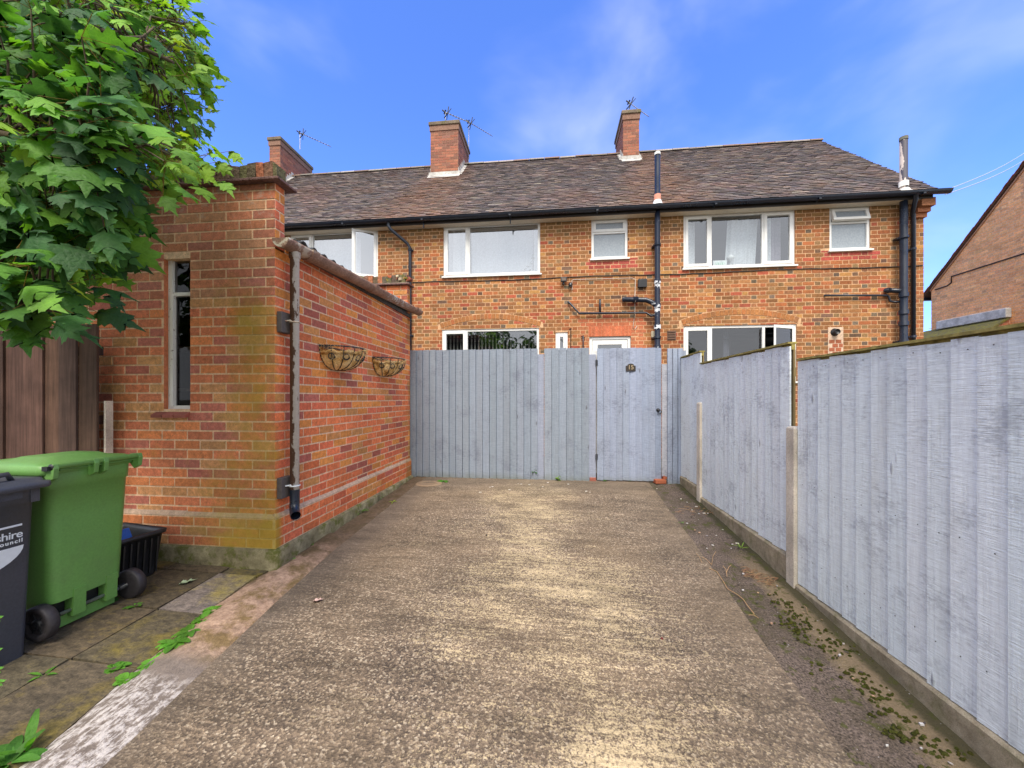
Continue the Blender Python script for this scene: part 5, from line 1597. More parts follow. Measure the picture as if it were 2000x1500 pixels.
# tapered panel lines pressed in the rear wall
body = mb.build('bin_body', M['greenplastic'], gbn, bevel=.0)
mb = MB(); mb.box(X1 - .12, X1 - .092, Y0 + .06, Y1 - .06, gz0 + .076, gz0 + .172, 0, (1, 1, 1)); mb.build('axle_recess', M['blackplastic'], gbn)
mb = MB(); mb.tube([(X1 - .045, Y0 - .005, gz0 + .098), (X1 - .045, Y1 + .035, gz0 + .098)], .010, 12); mb.build('axle', M['steel'], gbn)
for (yc_, sg) in ((Y0 - .005, -1), (Y1 + .030, 1)):
    w_ = MB(); c = (X1 - .045, yc_, gz0 + .098)
    w_.lathe(c, (0, sg, 0), [(-.028, .055), (-.028, .088), (-.020, .097), (.020, .097), (.028, .088), (.026, .066), (.012, .060)], 30)
    wo = w_.build('wheel', M['rubber'], gbn)
    w_ = MB(); w_.lathe(c, (0, sg, 0), [(-.02, .02), (-.02, .06), (.008, .064), (.006, .03), (.022, .026), (.024, .012), (.018, .0)], 24)
    for i in range(6):
        a = i * math.pi / 3; d = Vector((math.cos(a), 0, math.sin(a)))
        w_.obox(Vector(c) + d * .045 + Vector((0, sg * .012, 0)), d * .02, (0, .005, 0), Vector((-d.z, 0, d.x)) * .005)
    w_.build('wheel_rim', M['blackplastic'], wo)
    s_ = MB(); s_.tube([(c[0], yc_ - sg * .03, c[2]), (c[0], yc_ - sg * .075, c[2])], .017, 12); s_.build('wheel_spacer', M['blackplastic'], wo)
# lid
lz = zl
mb = MB()
def ring_rect(x0, x1, y0, y1, z, r=.03): return [(a, b, z) for a, b in rrect(y0, y1, x0, x1, r)]
lid_rings = [ring_rect(X0 - .045, X1 + .005, Y0 - .030, Y1 + .012, lz - .035, .04), ring_rect(X0 - .05, X1 + .01, Y0 - .034, Y1 + .016, lz - .030, .04), ring_rect(X0 - .05, X1 + .01, Y0 - .034, Y1 + .016, lz + .012, .04),
             ring_rect(X0 - .035, X1 - .03, Y0 - .02, Y1 + .002, lz + .025, .04), ring_rect(X0 + .08, X1 - .09, Y0 + .04, Y1 - .04, lz + .030, .05), ring_rect(X0 + .13, X1 - .12, Y0 + .07, Y1 - .07, lz + .048, .05), ring_rect(X0 + .18, X1 - .17, Y0 + .12, Y1 - .12, lz + .052, .05)]
loft(mb, lid_rings)
lid = mb.build('lid', M['greenplastic'], gbn)
mb = MB()
for yy in (Y0 - .005, Y1 - .02): mb.obox((X0 - .06, yy, lz + .005), (.022, 0, 0), (0, .022, 0), (0, 0, .018))
mb.build('lid_tab', M['greenplastic'], lid, bevel=.006)
mb = MB(); hx, hz = X1 + .035, lz + .012
mb.tube([(hx, Y0 - .01, hz), (hx, Y1 + .025, hz)], .0155, 14)
mb.tube([(hx + .004, Y0 + .02, hz - .022), (hx + .004, Y1 - .0, hz - .022)], .004, 6)
for yy in (Y0 - .002, Y0 + .185, Y0 + .235, Y1 + .012):
    w2 = .012
    mb.prism([(hx - .05, yy - w2, hz + .012), (hx + .012, yy - w2, hz + .016), (hx + .020, yy - w2, hz - .01), (hx + .012, yy - w2, hz - .065), (hx - .02, yy - w2, hz - .085), (hx - .05, yy - w2, hz - .05)], (0, 2 * w2, 0))
mb.build('hinge_rail', M['greenplastic'], gbn, bevel=.004)
mb = MB(); mb.lathe((hx, Y0 - .012, hz), (0, -1, 0), [(0, .017), (.003, .017), (.003, .0)], 14); mb.box(X1 + .0, hx, Y0 - .03, Y0 - .012, hz - .02, hz + .004); mb.build('hinge_pin', M['blackplastic'], gbn)

# charcoal bin: printed front faces the drive
bz0 = G(-2.8, 1.5) + .012
bbn = empty('charcoal_wheeled_bin', (-3.05, 1.5, bz0)); tag(bbn, 'charcoal wheeled bin with white council lettering at the left edge', 'wheeled bin', 'wheeled bins')
A0, A1, B0, B1 = -3.26, -2.745, 1.245, 1.725
mb = MB(); rings = []
for t in (0, .04, .5, .90, .905, 1.0):
    k = 1 - t; g_ = .010 if t > .902 else 0
    rings.append([(a, b, bz0 + (.745 - bz0) * t) for a, b in rrect(B0 + .04 * k - g_, B1 - .010 * k + g_, A0 + .02 * k - g_, A1 - .045 * k + g_, .028)])
loft(mb, rings)
bb = mb.build('bin_body', M['darkplastic'], bbn)
mb = MB(); lzz = .745
loft(mb, [ring_rect(A0 - .03, A1 + .045, B0 - .035, B1 + .035, lzz - .012, .025), ring_rect(A0 - .035, A1 + .05, B0 - .04, B1 + .04, lzz - .004, .025), ring_rect(A0 - .035, A1 + .048, B0 - .04, B1 + .038, lzz + .020, .025),
          ring_rect(A0 - .01, A1 + .030, B0 - .02, B1 + .022, lzz + .024, .03), ring_rect(A0 - .01, A1 + .026, B0 - .02, B1 + .018, lzz + .040, .03), ring_rect(A0 + .04, A1 - .03, B0 + .03, B1 - .04, lzz + .046, .04), ring_rect(A0 + .06, A1 - .06, B0 + .06, B1 - .07, lzz + .062, .04)])
lb = mb.build('lid', M['darkplastic'], bbn)
mb = MB(); mb.tube([(A1 - .01, B1 - .20, lzz + .045), (A1 + .0, B1 - .19, lzz + .075), (A1 + .002, B1 - .11, lzz + .078), (A1 - .01, B1 - .09, lzz + .045)], .012, 10); mb.build('lid_handle', M['darkplastic'], lb)
mb = MB(); mb.box(A1 - .02, A1 + .012, B1 - .03, B1 + .006, lzz - .085, lzz - .012); mb.box(A1 - .0, A1 + .012, B0, B1 - .06, lzz - .055, lzz - .012); mb.build('rim', M['darkplastic'], bb)
def bx(z): # x of the printed face at height z
    t = (z - bz0) / (.745 - bz0); return A1 - .045 * (1 - t) + .0015
tilt = math.atan2(.045, .745 - bz0)
Rside = Matrix(((0, 0, 1, 0), (1, 0, 0, 0), (0, 1, 0, 0), (0, 0, 0, 1)))
def onbin(z, y): return Matrix.Translation((bx(z), y, z)) @ Matrix.Rotation(tilt, 4, 'Y') @ Rside
ye_ = B1 - .045
text_mesh('Shropshire', .054, onbin(.503, ye_), M['whiteprint'], 'lettering', bb, extr=.0006, space=.92, bold=.0006)
text_mesh('Council', .027, onbin(.468, ye_), M['whiteprint'], 'lettering', bb, extr=.0006, bold=.0008, space=1.25)
mb = MB()
mb.prism([(bx(.556), y, .556) for y in (B0 + .06,)] + [(bx(.556), ye_ - .005, .556), (bx(.546), ye_ - .005, .546), (bx(.546), B0 + .06, .546)], (.001, 0, 0))
pts = [(ye_ + .004 - .24 * (1 - math.cos(a_)), .442 - .125 * math.sin(a_)) for a_ in [q_ * math.pi / 20 for q_ in range(11)]] + [(B0 + .10, .317), (B0 + .10, .442)]
mb.prism([(bx(z), y, z) for y, z in pts], (.001, 0, 0))
mb.build('council_emblem', M['whiteprint'], bb)

# black recycling crate behind the green bin
cz0 = G(-3.2, 2.45) + .015
cr = empty('recycling_crate', (-3.2, 2.45, cz0)); tag(cr, 'open black plastic recycling crate against the brick wall behind the green bin', 'crate')
rot = Matrix.Rotation(math.radians(-9), 4, 'Z')
cen = Vector((-3.19, 2.43, cz0))
def cring(hx_, hy_, z, r=.03): return [tuple(cen + rot @ Vector((a, b, z))) for a, b in rrect(-hy_, hy_, -hx_, hx_, r)]
mb = MB()
loft(mb, [cring(.20, .135, 0), cring(.205, .14, .02), cring(.232, .165, .30), cring(.25, .183, .30, .035), cring(.252, .186, .325, .035), cring(.238, .172, .33, .03), cring(.222, .156, .30), cring(.19, .125, .02)], cap=(True, True))
for i in range(7):
    q = cen + rot @ Vector((.226, -.12 + i * .04, .15)); mb.obox(q, rot @ Vector((.004, 0, .0)), rot @ Vector((0, .005, 0)), rot @ Vector((.012, 0, .13)))
    q = cen + rot @ Vector((-.18 + i * .06, -.160, .15)); mb.obox(q, rot @ Vector((.006, 0, .0)), rot @ Vector((0, .004, 0)), rot @ Vector((0, -.012, .13)))
mb.build('crate_shell', M['blackplastic'], cr)
mb = MB(); q = cen + Vector((-.06, -.03, .26))
mb.obox(q, (.06, .02, .02), (-.02, .05, .03), (.01, -.02, .05), 0); mb.obox(q + Vector((.09, .05, .02)), (.03, .0, .02), (0, .04, 0), (-.02, 0, .05), 0)
tag(mb.build('blue_packaging', M['blueplastic'], origin=q, bevel=.008), 'crumpled blue packaging lying inside the black crate', 'packaging')

# ------------------------------------------------------------------ neighbour's gable on the right
NX = 13.2
nb = empty('neighbour_house', (NX, 13, 0)); tag(nb, 'orange brick gable end of the neighbouring house at the right edge', 'house')
ny0, ny1 = 8.0, 14.72; nze = onX(1822, 566, NX).z; nri = 11.36
def ngz(y): return nze + (ny1 - y) * 1.02 if y > nri else nze + (ny1 - nri) * 1.02 - (nri - y) * 1.02
nt = ngz(nri)
mb = MB()
mb.add([(NX, ny0, -.3), (NX, ny1, -.3), (NX, ny1, nze), (NX, nri, nt), (NX, ny0, nze)], [(0, 1, 2, 3, 4)], 0, (.66, .46, .32))
mb.add([(NX + 7, ny0, -.3), (NX + 7, ny1, -.3), (NX + 7, ny1, nze), (NX + 7, nri, nt), (NX + 7, ny0, nze)], [(0, 1, 2, 3, 4)], 0, (.50, .33, .22))
mb.quad((NX, ny1, -.3), (NX + 7, ny1, -.3), (NX + 7, ny1, nze), (NX, ny1, nze), 0, (.4, .2, .1)); mb.quad((NX, ny0, -.3), (NX + 7, ny0, -.3), (NX + 7, ny0, nze), (NX, ny0, nze), 0, (.4, .2, .1))
def ncol(u, z, hd):
    r = R.random()
    c = (.62, .28, .12) if r < .45 else (.56, .22, .10) if r < .72 else (.42, .18, .11) if r < .88 else (.66, .37, .18) if r < .96 else (.22, .15, .13)
    return jit(mixc(c, (.95, .50, .22), .55), .14)
def nclip(z):
    if z < nze: return (ny0, ny1)
    k = (z - nze) / 1.02
    return (ny0 + k, ny1 - k)
course_bricks(mb, lambda u, z, d: (NX - d, u, z), ny0, ny1, 1.2, nt, .081, .229, (), 'flemish', ncol, clip=nclip)
nrw = mb.build('wall', M['masonry'], nb)
mb = MB()
for sg, ye_2 in ((1, ny1), (-1, ny0)):
    a = Vector((NX - .06, ye_2 + sg * .28, nze - .22)); b = Vector((NX - .06, nri, nt + .07)); w_ = Vector((7.2, 0, 0)); up = Vector((0, 0, .05))
    mb.add([a, b, b + w_, a + w_, a + up, b + up, b + w_ + up, a + w_ + up], [(0, 1, 2, 3), (4, 5, 6, 7), (0, 4, 5, 1), (1, 5, 6, 2), (2, 6, 7, 3), (3, 7, 4, 0)], 0, (.14, .085, .07))
    n = 46
    for i in range(n):
        t = i / n; q = a + (b - a) * t
        mb.obox(q + Vector((.03, 0, .045)), (.07 + rr(-.01, .01), 0, 0), (b - a) * (.55 / n) + Vector((0, 0, .004)), (0, 0, .012), 0, jit((.20, .075, .06), .25))
mb.build('roof', M['tile'], nb)
mb = MB(); mb.box(NX - .14, NX + 7, ny1 + .22, ny1 + .33, nze - .30, nze - .20); mb.build('gutter', M['blackpipe'], nb)
mb = MB()   # red verge undercloak and stepped courses under it
a = Vector((NX - .02, ny1 + .02, nze - .02)); b = Vector((NX - .02, nri, nt - .03))
mb.obox((a + b) / 2, (.012, 0, 0), (b - a) / 2, (0, 0, .03), 0, (.38, .20, .12))
mb.build('verge_course', M['masonry'], nb)
mb = MB(); a, b = onX(1838, 650, NX), onX(1977, 618, NX)
z1_ = onX(1975, 603, NX).z
mb.box(NX - .16, NX - .005, b.y, a.y, b.z - .02, z1_ + .03)
nlp = mb.build('lead_flashing', M['lead'], nb, bevel=.02)
mb = MB()
lp0, lp1 = b.y + .02, a.y + .55
mb.add([(NX - .02, lp0, b.z + .02), (NX - .02, lp1, b.z + .02), (NX - 1.5, lp1, b.z - 1.0), (NX - 1.5, lp0, b.z - 1.0), (NX - .02, lp0, b.z - .05), (NX - .02, lp1, b.z - .05), (NX - 1.5, lp1, b.z - 1.07), (NX - 1.5, lp0, b.z - 1.07)],
       [(0, 1, 2, 3), (4, 5, 6, 7), (0, 3, 7, 4), (1, 2, 6, 5), (2, 3, 7, 6)])
g = NG('mossy_low_roof'); n1 = g.noise(9, 5, .75); wv = g.noise(1, 3, .6, g.coord(scale=(9, 3, 9)))
M['mossroof'] = g.fin(g.mix(g.rng(g.math('ADD', n1, g.math('MULTIPLY', wv, .3)), .5, .75), (.10, .085, .045), (.17, .15, .02)), .95, n1, 1, .03)
mb.build('lean_to_roof', M['mossroof'], nb)
mb = MB(); P_ = lambda u, z, d: (u, lp0 - d, z)
tri = lambda z: (NX - 1.45 * (b.z - z) / 1.02, NX) if z < b.z else (NX, NX)
mb.add([(NX - 1.45, lp0 + .03, 1.2), (NX, lp0 + .03, 1.2), (NX, lp0 + .03, b.z), (NX - 1.45, lp0 + .03, b.z - 1.02)], [(0, 1, 2, 3)], 0, (.5, .3, .2))
course_bricks(mb, lambda u, z, d: (u, lp0 + .03 - d, z), NX - 1.45, NX, 1.2, b.z, .081, .229, (), 'flemish', lambda u, z, h: jit((.40, .15, .075), .2), clip=lambda z: (NX - 1.45 + max(0, (z - b.z + 1.02)) * 1.42, NX))
mb.build('lean_to_wall', M['masonry'], nb)
mb = MB(); q = [onX(2040, 478, NX - .02), onX(2000, 495, NX - .02), onX(1858, 540, NX - .02), onX(1858, 552, NX - .02), onX(1850, 558, NX - .02), onX(1826, 566, NX - .02)]
mb.tube(q, .018, 6); mb.build('cable', M['blackcable'], nb)

# ------------------------------------------------------------------ foliage
LEAF = []
def sycamore_outline():
    # five-lobed leaf, base at origin, tip along +v
    half = [(0, 0), (.10, -.06), (.27, -.02), (.22, .10), (.40, .14), (.52, .22), (.44, .30), (.50, .40), (.40, .42), (.30, .46), (.36, .58), (.46, .74), (.36, .74), (.30, .80), (.22, .74), (.14, .70), (.16, .84), (.10, .92), (.06, 1.06), (0, 1.22)]
    return half
HO = sycamore_outline()
def syc_leaf(mb, base, d, up, L, col, fold=.25, droop=.25, curl=0):
    base, d, up = Vector(base), Vector(d).normalized(), Vector(up)
    s = d.cross(up)
    if s.length < 1e-3: s = Vector((1, 0, 0))
    s.normalize(); up = s.cross(d).normalized()
    def P(u, v):
        h = -fold * abs(u) - droop * v * v + .05 * math.sin(v * 9 + curl) * abs(u) * 2
        return base + (s * u + d * v + up * h) * L
    n = len(HO); vs = []
    mid = [P(0, v) for v in (0, .25, .5, .75, 1.0, 1.22)]
    vs += mid
    for sg in (1, -1):
        b = len(vs)
        vs += [P(sg * u, v) for u, v in HO[1:-1]]
    fs = []
    for side in (0, 1):
        b = 6 + side * (n - 2)
        def near(v): return min(4, int(v / .25)) if v < 1.0 else 4
        prev = 0
        for i in range(1, n - 2):
            v0, v1 = HO[i][1], HO[i + 1][1]
            m0 = max(0, min(4, int((v0 + .05) / .28))); m1_ = max(0, min(5, int((v1 + .05) / .28)))
            m0 = max(m0, prev); m1_ = max(m1_, m0)
            fs.append((m0, b + i - 1, b + i) if side == 0 else (m0, b + i, b + i - 1))
            if m1_ > m0:
                fs.append((m0, b + i, m1_) if side == 0 else (m0, m1_, b + i))
            prev = m1_
        fs.append((prev, b + n - 3, 5) if side == 0 else (prev, 5, b + n - 3))
        fs.append((0, 1, b) if side == 0 else (0, b, 1))
    mb.add(vs, fs, 0, col, True)
def inpoly(x, y, poly):
    c = False; j = len(poly) - 1
    for i in range(len(poly)):
        xi, yi = poly[i]; xj, yj = poly[j]
        if (yi > y) != (yj > y) and x < (xj - xi) * (y - yi) / (yj - yi) + xi: c = not c
        j = i
    return c
tree = empty('sycamore_tree', (-4.55, 1.75, G(-4.5, 1.75)))
tag(tree, 'sycamore tree with large lobed green leaves overhanging the outbuilding at upper left', 'tree')
limbs = [
    [(-4.55, 1.75, -.2), (-4.6, 1.8, 1.2), (-4.45, 1.9, 2.3), (-4.3, 2.0, 3.4), (-4.3, 2.1, 4.6)],
    [(-4.45, 1.9, 2.3), (-3.7, 1.9, 2.7), (-3.0, 2.0, 2.9), (-2.35, 2.15, 3.1)],
    [(-4.5, 1.85, 1.9), (-3.8, 1.8, 2.2), (-3.0, 1.8, 2.3), (-2.65, 1.85, 2.35)],
    [(-4.55, 1.85, 1.6), (-3.9, 1.8, 1.9), (-3.1, 1.9, 1.95), (-2.75, 2.05, 1.95)],
    [(-4.3, 2.0, 3.2), (-3.6, 2.0, 3.5), (-2.8, 2.0, 3.6), (-2.2, 2.1, 3.5)],
    [(-3.9, 1.9, 2.6), (-3.3, 2.4, 2.9), (-2.9, 2.7, 3.2)],
    [(-4.0, 1.85, 2.3), (-3.0, 1.4, 2.35), (-2.3, 1.3, 2.3), (-1.8, 1.35, 2.2)],
    [(-4.5, 1.85, 1.9), (-3.4, 1.45, 1.8), (-2.6, 1.4, 1.7), (-2.25, 1.5, 1.6)],
    [(-4.3, 2.0, 3.0), (-3.2, 1.6, 3.2), (-2.4, 1.6, 3.1), (-1.9, 1.7, 2.9)],
]
mb = MB(); mb.tube([Vector(q) for q in limbs[0]], [.11, .095, .08, .055, .03], 12); mb.build('trunk', M['bark'], tree)
lp_pts = []
for l_ in limbs[1:]:
    mb = MB(); n = len(l_); mb.tube([Vector(q) for q in l_], [.034 - .026 * i / (n - 1) for i in range(n)], 8); mb.build('branch', M['bark'], tree)
for l_ in limbs:
    for a, b in zip(l_, l_[1:]):
        for k in range(5): lp_pts.append(Vector(a).lerp(Vector(b), k / 5))
crown = [(-260, -260), (330, -260), (372, -60), (378, 0), (378, 52), (400, 92), (414, 150), (424, 203), (402, 228), (408, 255), (392, 292), (404, 318), (392, 330), (330, 322), (335, 345), (300, 350), (290, 368), (325, 400), (295, 412), (280, 430), (300, 490), (280, 500), (272, 535), (250, 550), (235, 570), (180, 565), (190, 595), (170, 625), (110, 605), (80, 630), (30, 606), (-40, 630), (-260, 620)]
tw = MB(); lf = MB()
n_cl = 0; tries = 0
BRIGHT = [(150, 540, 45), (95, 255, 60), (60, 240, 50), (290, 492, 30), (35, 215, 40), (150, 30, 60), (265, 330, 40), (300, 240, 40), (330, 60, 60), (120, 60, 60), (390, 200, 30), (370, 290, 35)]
while n_cl < 860 and tries < 40000:
    tries += 1
    px_, py_ = rr(-110, 420), rr(-90, 640)
    if not inpoly(px_ + (8 if py_ < 330 else 34 if py_ < 380 else 52), py_ + (4 if py_ < 330 else 12), crown) or not inpoly(px_ - 10, py_ - 14, crown): continue
    if (px_ < 0 or py_ < 0) and R.random() < .55: continue
    # a few holes in the crown where sky or wall shows through
    if 235 < px_ < 275 and 190 < py_ < 245 and R.random() < .75: continue
    if 190 < px_ < 250 and 308 < py_ < 340 and R.random() < .9: continue
    if 120 < px_ < 160 and 110 < py_ < 150 and R.random() < .6: continue
    ymax = 2.55 if py_ > 300 else 3.6
    if py_ < 300 and px_ > 230: Y = rr(1.75, 2.6)
    elif py_ > 300: Y = rr(1.25, 2.3)
    else: Y = rr(1.2, 2.6)
    c = onY(px_, py_, Y)
    best = min(lp_pts, key=lambda q: (q - c).length)
    if (best - c).length > 1.3 and R.random() < .7: continue
    n_cl += 1
    out = (c - best); out = out.normalized() if out.length > .05 else Vector((1, 0, 0))
    mid = best.lerp(c, .55) + Vector((0, 0, .06)) + Vector((rr(-.03, .03), rr(-.03, .03), 0))
    if (best - c).length < .9: tw.tube([best.lerp(c, .25), mid, c], [.005, .004, .0022], 5, col=(1, 1, 1), caps=False)
    else: tw.tube([best.lerp(c, .6), mid, c], [.004, .0035, .002], 5, caps=False)
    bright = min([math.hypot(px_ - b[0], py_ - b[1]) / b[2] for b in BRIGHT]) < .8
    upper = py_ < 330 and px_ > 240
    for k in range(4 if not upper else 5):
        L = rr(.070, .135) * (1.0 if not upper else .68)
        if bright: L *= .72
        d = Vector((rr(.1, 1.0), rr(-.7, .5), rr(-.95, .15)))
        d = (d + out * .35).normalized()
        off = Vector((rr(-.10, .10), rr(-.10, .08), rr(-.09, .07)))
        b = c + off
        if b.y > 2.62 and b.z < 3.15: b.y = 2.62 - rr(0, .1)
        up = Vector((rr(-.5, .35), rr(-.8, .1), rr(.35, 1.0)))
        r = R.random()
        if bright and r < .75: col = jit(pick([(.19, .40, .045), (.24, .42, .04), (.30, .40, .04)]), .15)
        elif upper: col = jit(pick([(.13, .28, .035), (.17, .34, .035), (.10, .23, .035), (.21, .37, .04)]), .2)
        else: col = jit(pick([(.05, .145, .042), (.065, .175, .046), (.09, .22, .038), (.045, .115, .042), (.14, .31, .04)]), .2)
        lf.tube([c, b], .0012, 4, col=(.22, .16, .04), caps=False)
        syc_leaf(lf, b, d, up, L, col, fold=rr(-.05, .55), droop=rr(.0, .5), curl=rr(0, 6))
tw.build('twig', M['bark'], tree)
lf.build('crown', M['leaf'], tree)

def weed(px_, py_, n, L, Wd, col, label, name='weed', elev=.5, spread=1.0, at=None, group='weeds along the drive', stem=0):
    c = at or onG(px_, py_); c = Vector((c.x, c.y, G(c.x, c.y) + .006))
    mb = MB()
    for i in range(n):
        a = 2 * math.pi * i / n + rr(-.4, .4); el = elev * rr(.5, 1.5)
        d = Vector((math.cos(a) * spread, math.sin(a) * spread, el)); l_ = L * rr(.65, 1.15)
        zz = stem * (i / max(1, n - 1))
        small_leaf(mb, c + Vector((0, 0, zz)) + Vector((d.x, d.y, 0)) * .006, d, (0, 0, 1), l_, Wd * rr(.8, 1.2), jit(col, .25), droop=rr(.2, .6), rnd=Wd > .024)
    if stem: mb.tube([c, c + Vector((.005, 0, stem))], .002, 5, col=(.10, .16, .03))
    tag(mb.build(name, M['leaf'], origin=c), label, 'weed', group)
LG = (.10, .26, .035); YG2 = (.34, .38, .04); DG = (.06, .19, .03)
weed(700, 1001, 9, .10, .025, LG, 'tufted weed in the joint at the middle of the outbuilding wall')
weed(738, 975, 7, .075, .02, LG, 'small narrow-leaved weed by the wall, second nearest to the gate')
weed(768, 981, 4, .06, .018, (.30, .38, .05), 'thin pale weed on the drive side of the joint near the gate')
weed(634, 1040, 7, .06, .03, YG2, 'yellowing weed with orange leaves at the wall foot')
weed(622, 1053, 4, .04, .02, LG, 'tiny weed just below the yellowing one')
weed(600, 1068, 5, .06, .045, LG, 'round-leaved bright green weed at the wall foot')
weed(552, 1101, 6, .055, .025, YG2, 'yellow-green weed at the corner of the outbuilding')
weed(564, 1096, 4, .05, .04, LG, 'small dark green weed behind the yellow one at the corner')
weed(866, 940, 6, .12, .05, LG, 'broad-leaved weed lying in front of the left gate boards', elev=.15, spread=1.2)
weed(1043, 935, 9, .07, .045, DG, 'leafy weed climbing the foot of the fence left of the six-board panel', stem=.13, elev=.4)
weed(1090, 939, 6, .05, .03, (.20, .38, .03), 'small bright weed under the six-board panel', stem=.05)
weed(1270, 938, 6, .05, .018, LG, 'small upright weed under the handle side of the gate', stem=.08)
weed(1231, 940, 5, .04, .02, DG, 'low weed under the middle of the gate')
weed(1181, 940, 5, .035, .02, DG, 'low weed under the hinge side of the gate')
weed(1448, 1072, 6, .07, .012, (.16, .26, .04), 'thin weed growing in the dark strip by the middle fence panel', elev=1.2)
weed(1331, 1022, 4, .03, .012, LG, 'tiny sprig at the edge of the drive')
# the line of bright weeds along the paving edge
for i, (x, y, n, L) in enumerate(((415, 1195, 10, .085), (395, 1212, 9, .09), (372, 1240, 11, .11), (345, 1262, 11, .12), (318, 1288, 10, .11), (296, 1300, 7, .08), (282, 1318, 7, .075), (222, 1308, 6, .075), (248, 1330, 5, .07))):
    names = ['bright leafy weed at the far end of the row along the paving edge', 'bright leafy weed second from the far end of the paving-edge row', 'bright leafy weed third from the far end of the paving-edge row', 'largest bright weed in the middle of the paving-edge row', 'bright weed just nearer than the largest in the paving-edge row',
             'smaller bright weed where the slab crack meets the edge', 'bright weed below the slab crack at the paving edge', 'flat pale weed sprouting in the slab crack', 'nearest bright weed of the paving-edge row']
    weed(x, y, n + 5, L * .66, .042, jit((.115, .29, .035), .22), names[i], elev=.35, group='bright weeds along the paving edge', stem=.02 if i in (2, 3) else 0)
for x, y, nm in ((405, 1205, 'farthest'), (384, 1227, 'second farthest'), (358, 1251, 'middle'), (333, 1276, 'second nearest'), (307, 1296, 'nearest')):
    weed(x, y, 11, .055, .036, jit((.10, .25, .035), .22), nm + ' of the small darker weeds tucked between the larger paving-edge weeds', elev=.3, group='bright weeds along the paving edge')
weed(265, 1186, 5, .05, .028, LG, 'small clover-like weed beside the far wheel of the green bin')
weed(220, 1176, 3, .04, .03, DG, 'tiny weed under the green bin')
weed(85, 1322, 4, .06, .018, LG, 'slim weed growing in the slab joint near the charcoal bin')
weed(20, 1492, 9, .13, .045, (.07, .19, .03), 'large dock-like weed at the bottom left corner', elev=.8, at=onG(18, 1494))
weed(52, 1470, 3, .12, .03, (.10, .27, .03), 'tall single-leaved weed at the bottom left', elev=1.6)
# conifer sprigs at the left edge
sp = MB(); root_ = onG(-30, 1400)
for (x, y, Y) in ((2, 1205, 1.25), (0, 1268, 1.22), (2, 1305, 1.22), (6, 1330, 1.22)):
    c = onY(x - 26, y + 6, Y); d0 = Vector((.9, .1, .12))
    sp.tube([c - Vector((.2, 0, .05)), c, c + d0 * .06], .0018, 5, col=(.12, .14, .03))
    for k in range(16):
        q = c + d0 * (.004 * k - .01); sg = 1 if k % 2 else -1
        small_leaf(sp, q, (.8, .25 * sg, .5 * sg + .1), (0, -1, .3), .030 - .0009 * k, .006, jit((.13, .36, .06), .2), droop=.1)
for k in range(60):
    c = Vector((-2.30 + rr(-.35, -.02), 1.2 + rr(-.15, .1), rr(-.2, .35)))
    small_leaf(sp, c, (rr(-1, 1), rr(-.4, .4), rr(0, 1)), (0, -1, .3), .05, .01, jit((.07, .2, .04), .2))
sp.tube([(-2.2, 1.15, -.25), (-2.25, 1.2, .3)], .012, 6, col=(.1, .07, .04))
tag(sp.build('conifer_seedling', M['leaf'], origin=(-2.2, 1.15, -.22)), 'green conifer sprigs poking in at the left edge beside the charcoal bin', 'shrub')

# far greenery between the houses
bs = empty('garden_shrub', (14.0, 17.5, 0)); tag(bs, 'leafy green shrub far behind, in the gap between the two houses', 'shrub')
mb = MB()
for i in range(520):
    a = Vector((rr(-1, 1), rr(-1, 1), rr(-1, 1)))
    if a.length > 1: continue
    c = Vector((14.6, 17.8, 3.4)) + Vector((a.x * 1.6, a.y * 1.2, a.z * 1.15 + .25 * mnoise.noise(a * 3)))
    small_leaf(mb, c, (rr(-1, 1), rr(-1, 1), rr(-1, .6)), (0, 0, 1), rr(.14, .24), .12, jit(pick([(.12, .25, .04), (.18, .32, .06), (.08, .17, .03), (.30, .22, .06)]), .2))
mb.build('foliage', M['leaf'], bs)
mb = MB(); mb.tube([(14.6, 17.8, 0), (14.6, 17.8, 3.2)], .06, 8); mb.build('stem', M['bark'], bs)

# ------------------------------------------------------------------ small litter on the ground
def dead_leaf(px_, py_, L, col, label, ang, up=(0, .2, 1), h=.006):
    c = onG(px_, py_); mb = MB()
    syc_leaf(mb, (c.x, c.y, c.z + h), (math.cos(ang), math.sin(ang), .05), up, L, col, fold=-.35, droop=-.1)
    tag(mb.build('fallen_leaf', M['tone_matte'], origin=c), label, 'leaf', 'fallen leaves')
dead_leaf(612, 1177, .055, (.62, .42, .36), 'curled pale pink fallen leaf lying on the drive', .4)
dead_leaf(350, 1144, .085, (.36, .45, .28), 'pale green fallen leaf on the paving near the footing', .7)
for (x, y, r_, col, lab) in ((950, 1046, .010, (.02, .018, .016), 'small black pebble lying on the far part of the drive'), (1293, 1248, .009, (.12, .02, .02), 'small dark red berry on the drive')):
    c = onG(x, y); mb = MB()
    mb.lathe((c.x, c.y, c.z + r_ * .3), (0, 0, 1), [(-r_ * .6, r_ * .5), (0, r_), (r_ * .5, r_ * .7), (r_ * .7, 0)], 9, col=col); tag(mb.build('pebble', M['tone_matte'], origin=c), lab, 'pebble')
mb = MB()
for (x, y) in ((938, 962), (957, 952), (962, 951), (1018, 946), (1012, 945), (1034, 947), (1060, 951), (1145, 960), (1152, 962), (1283, 955), (1330, 975), (1110, 946), (995, 957), (1070, 943), (1360, 990), (1375, 1003), (1440, 1062)):
    c = onG(x, y); s = rr(.006, .014)
    mb.obox((c.x, c.y, c.z + .004), (s, rr(-.004, .004), 0), (rr(-.003, .003), s * .6, 0), (0, 0, .003), 0, jit((.60, .55, .48), .15))
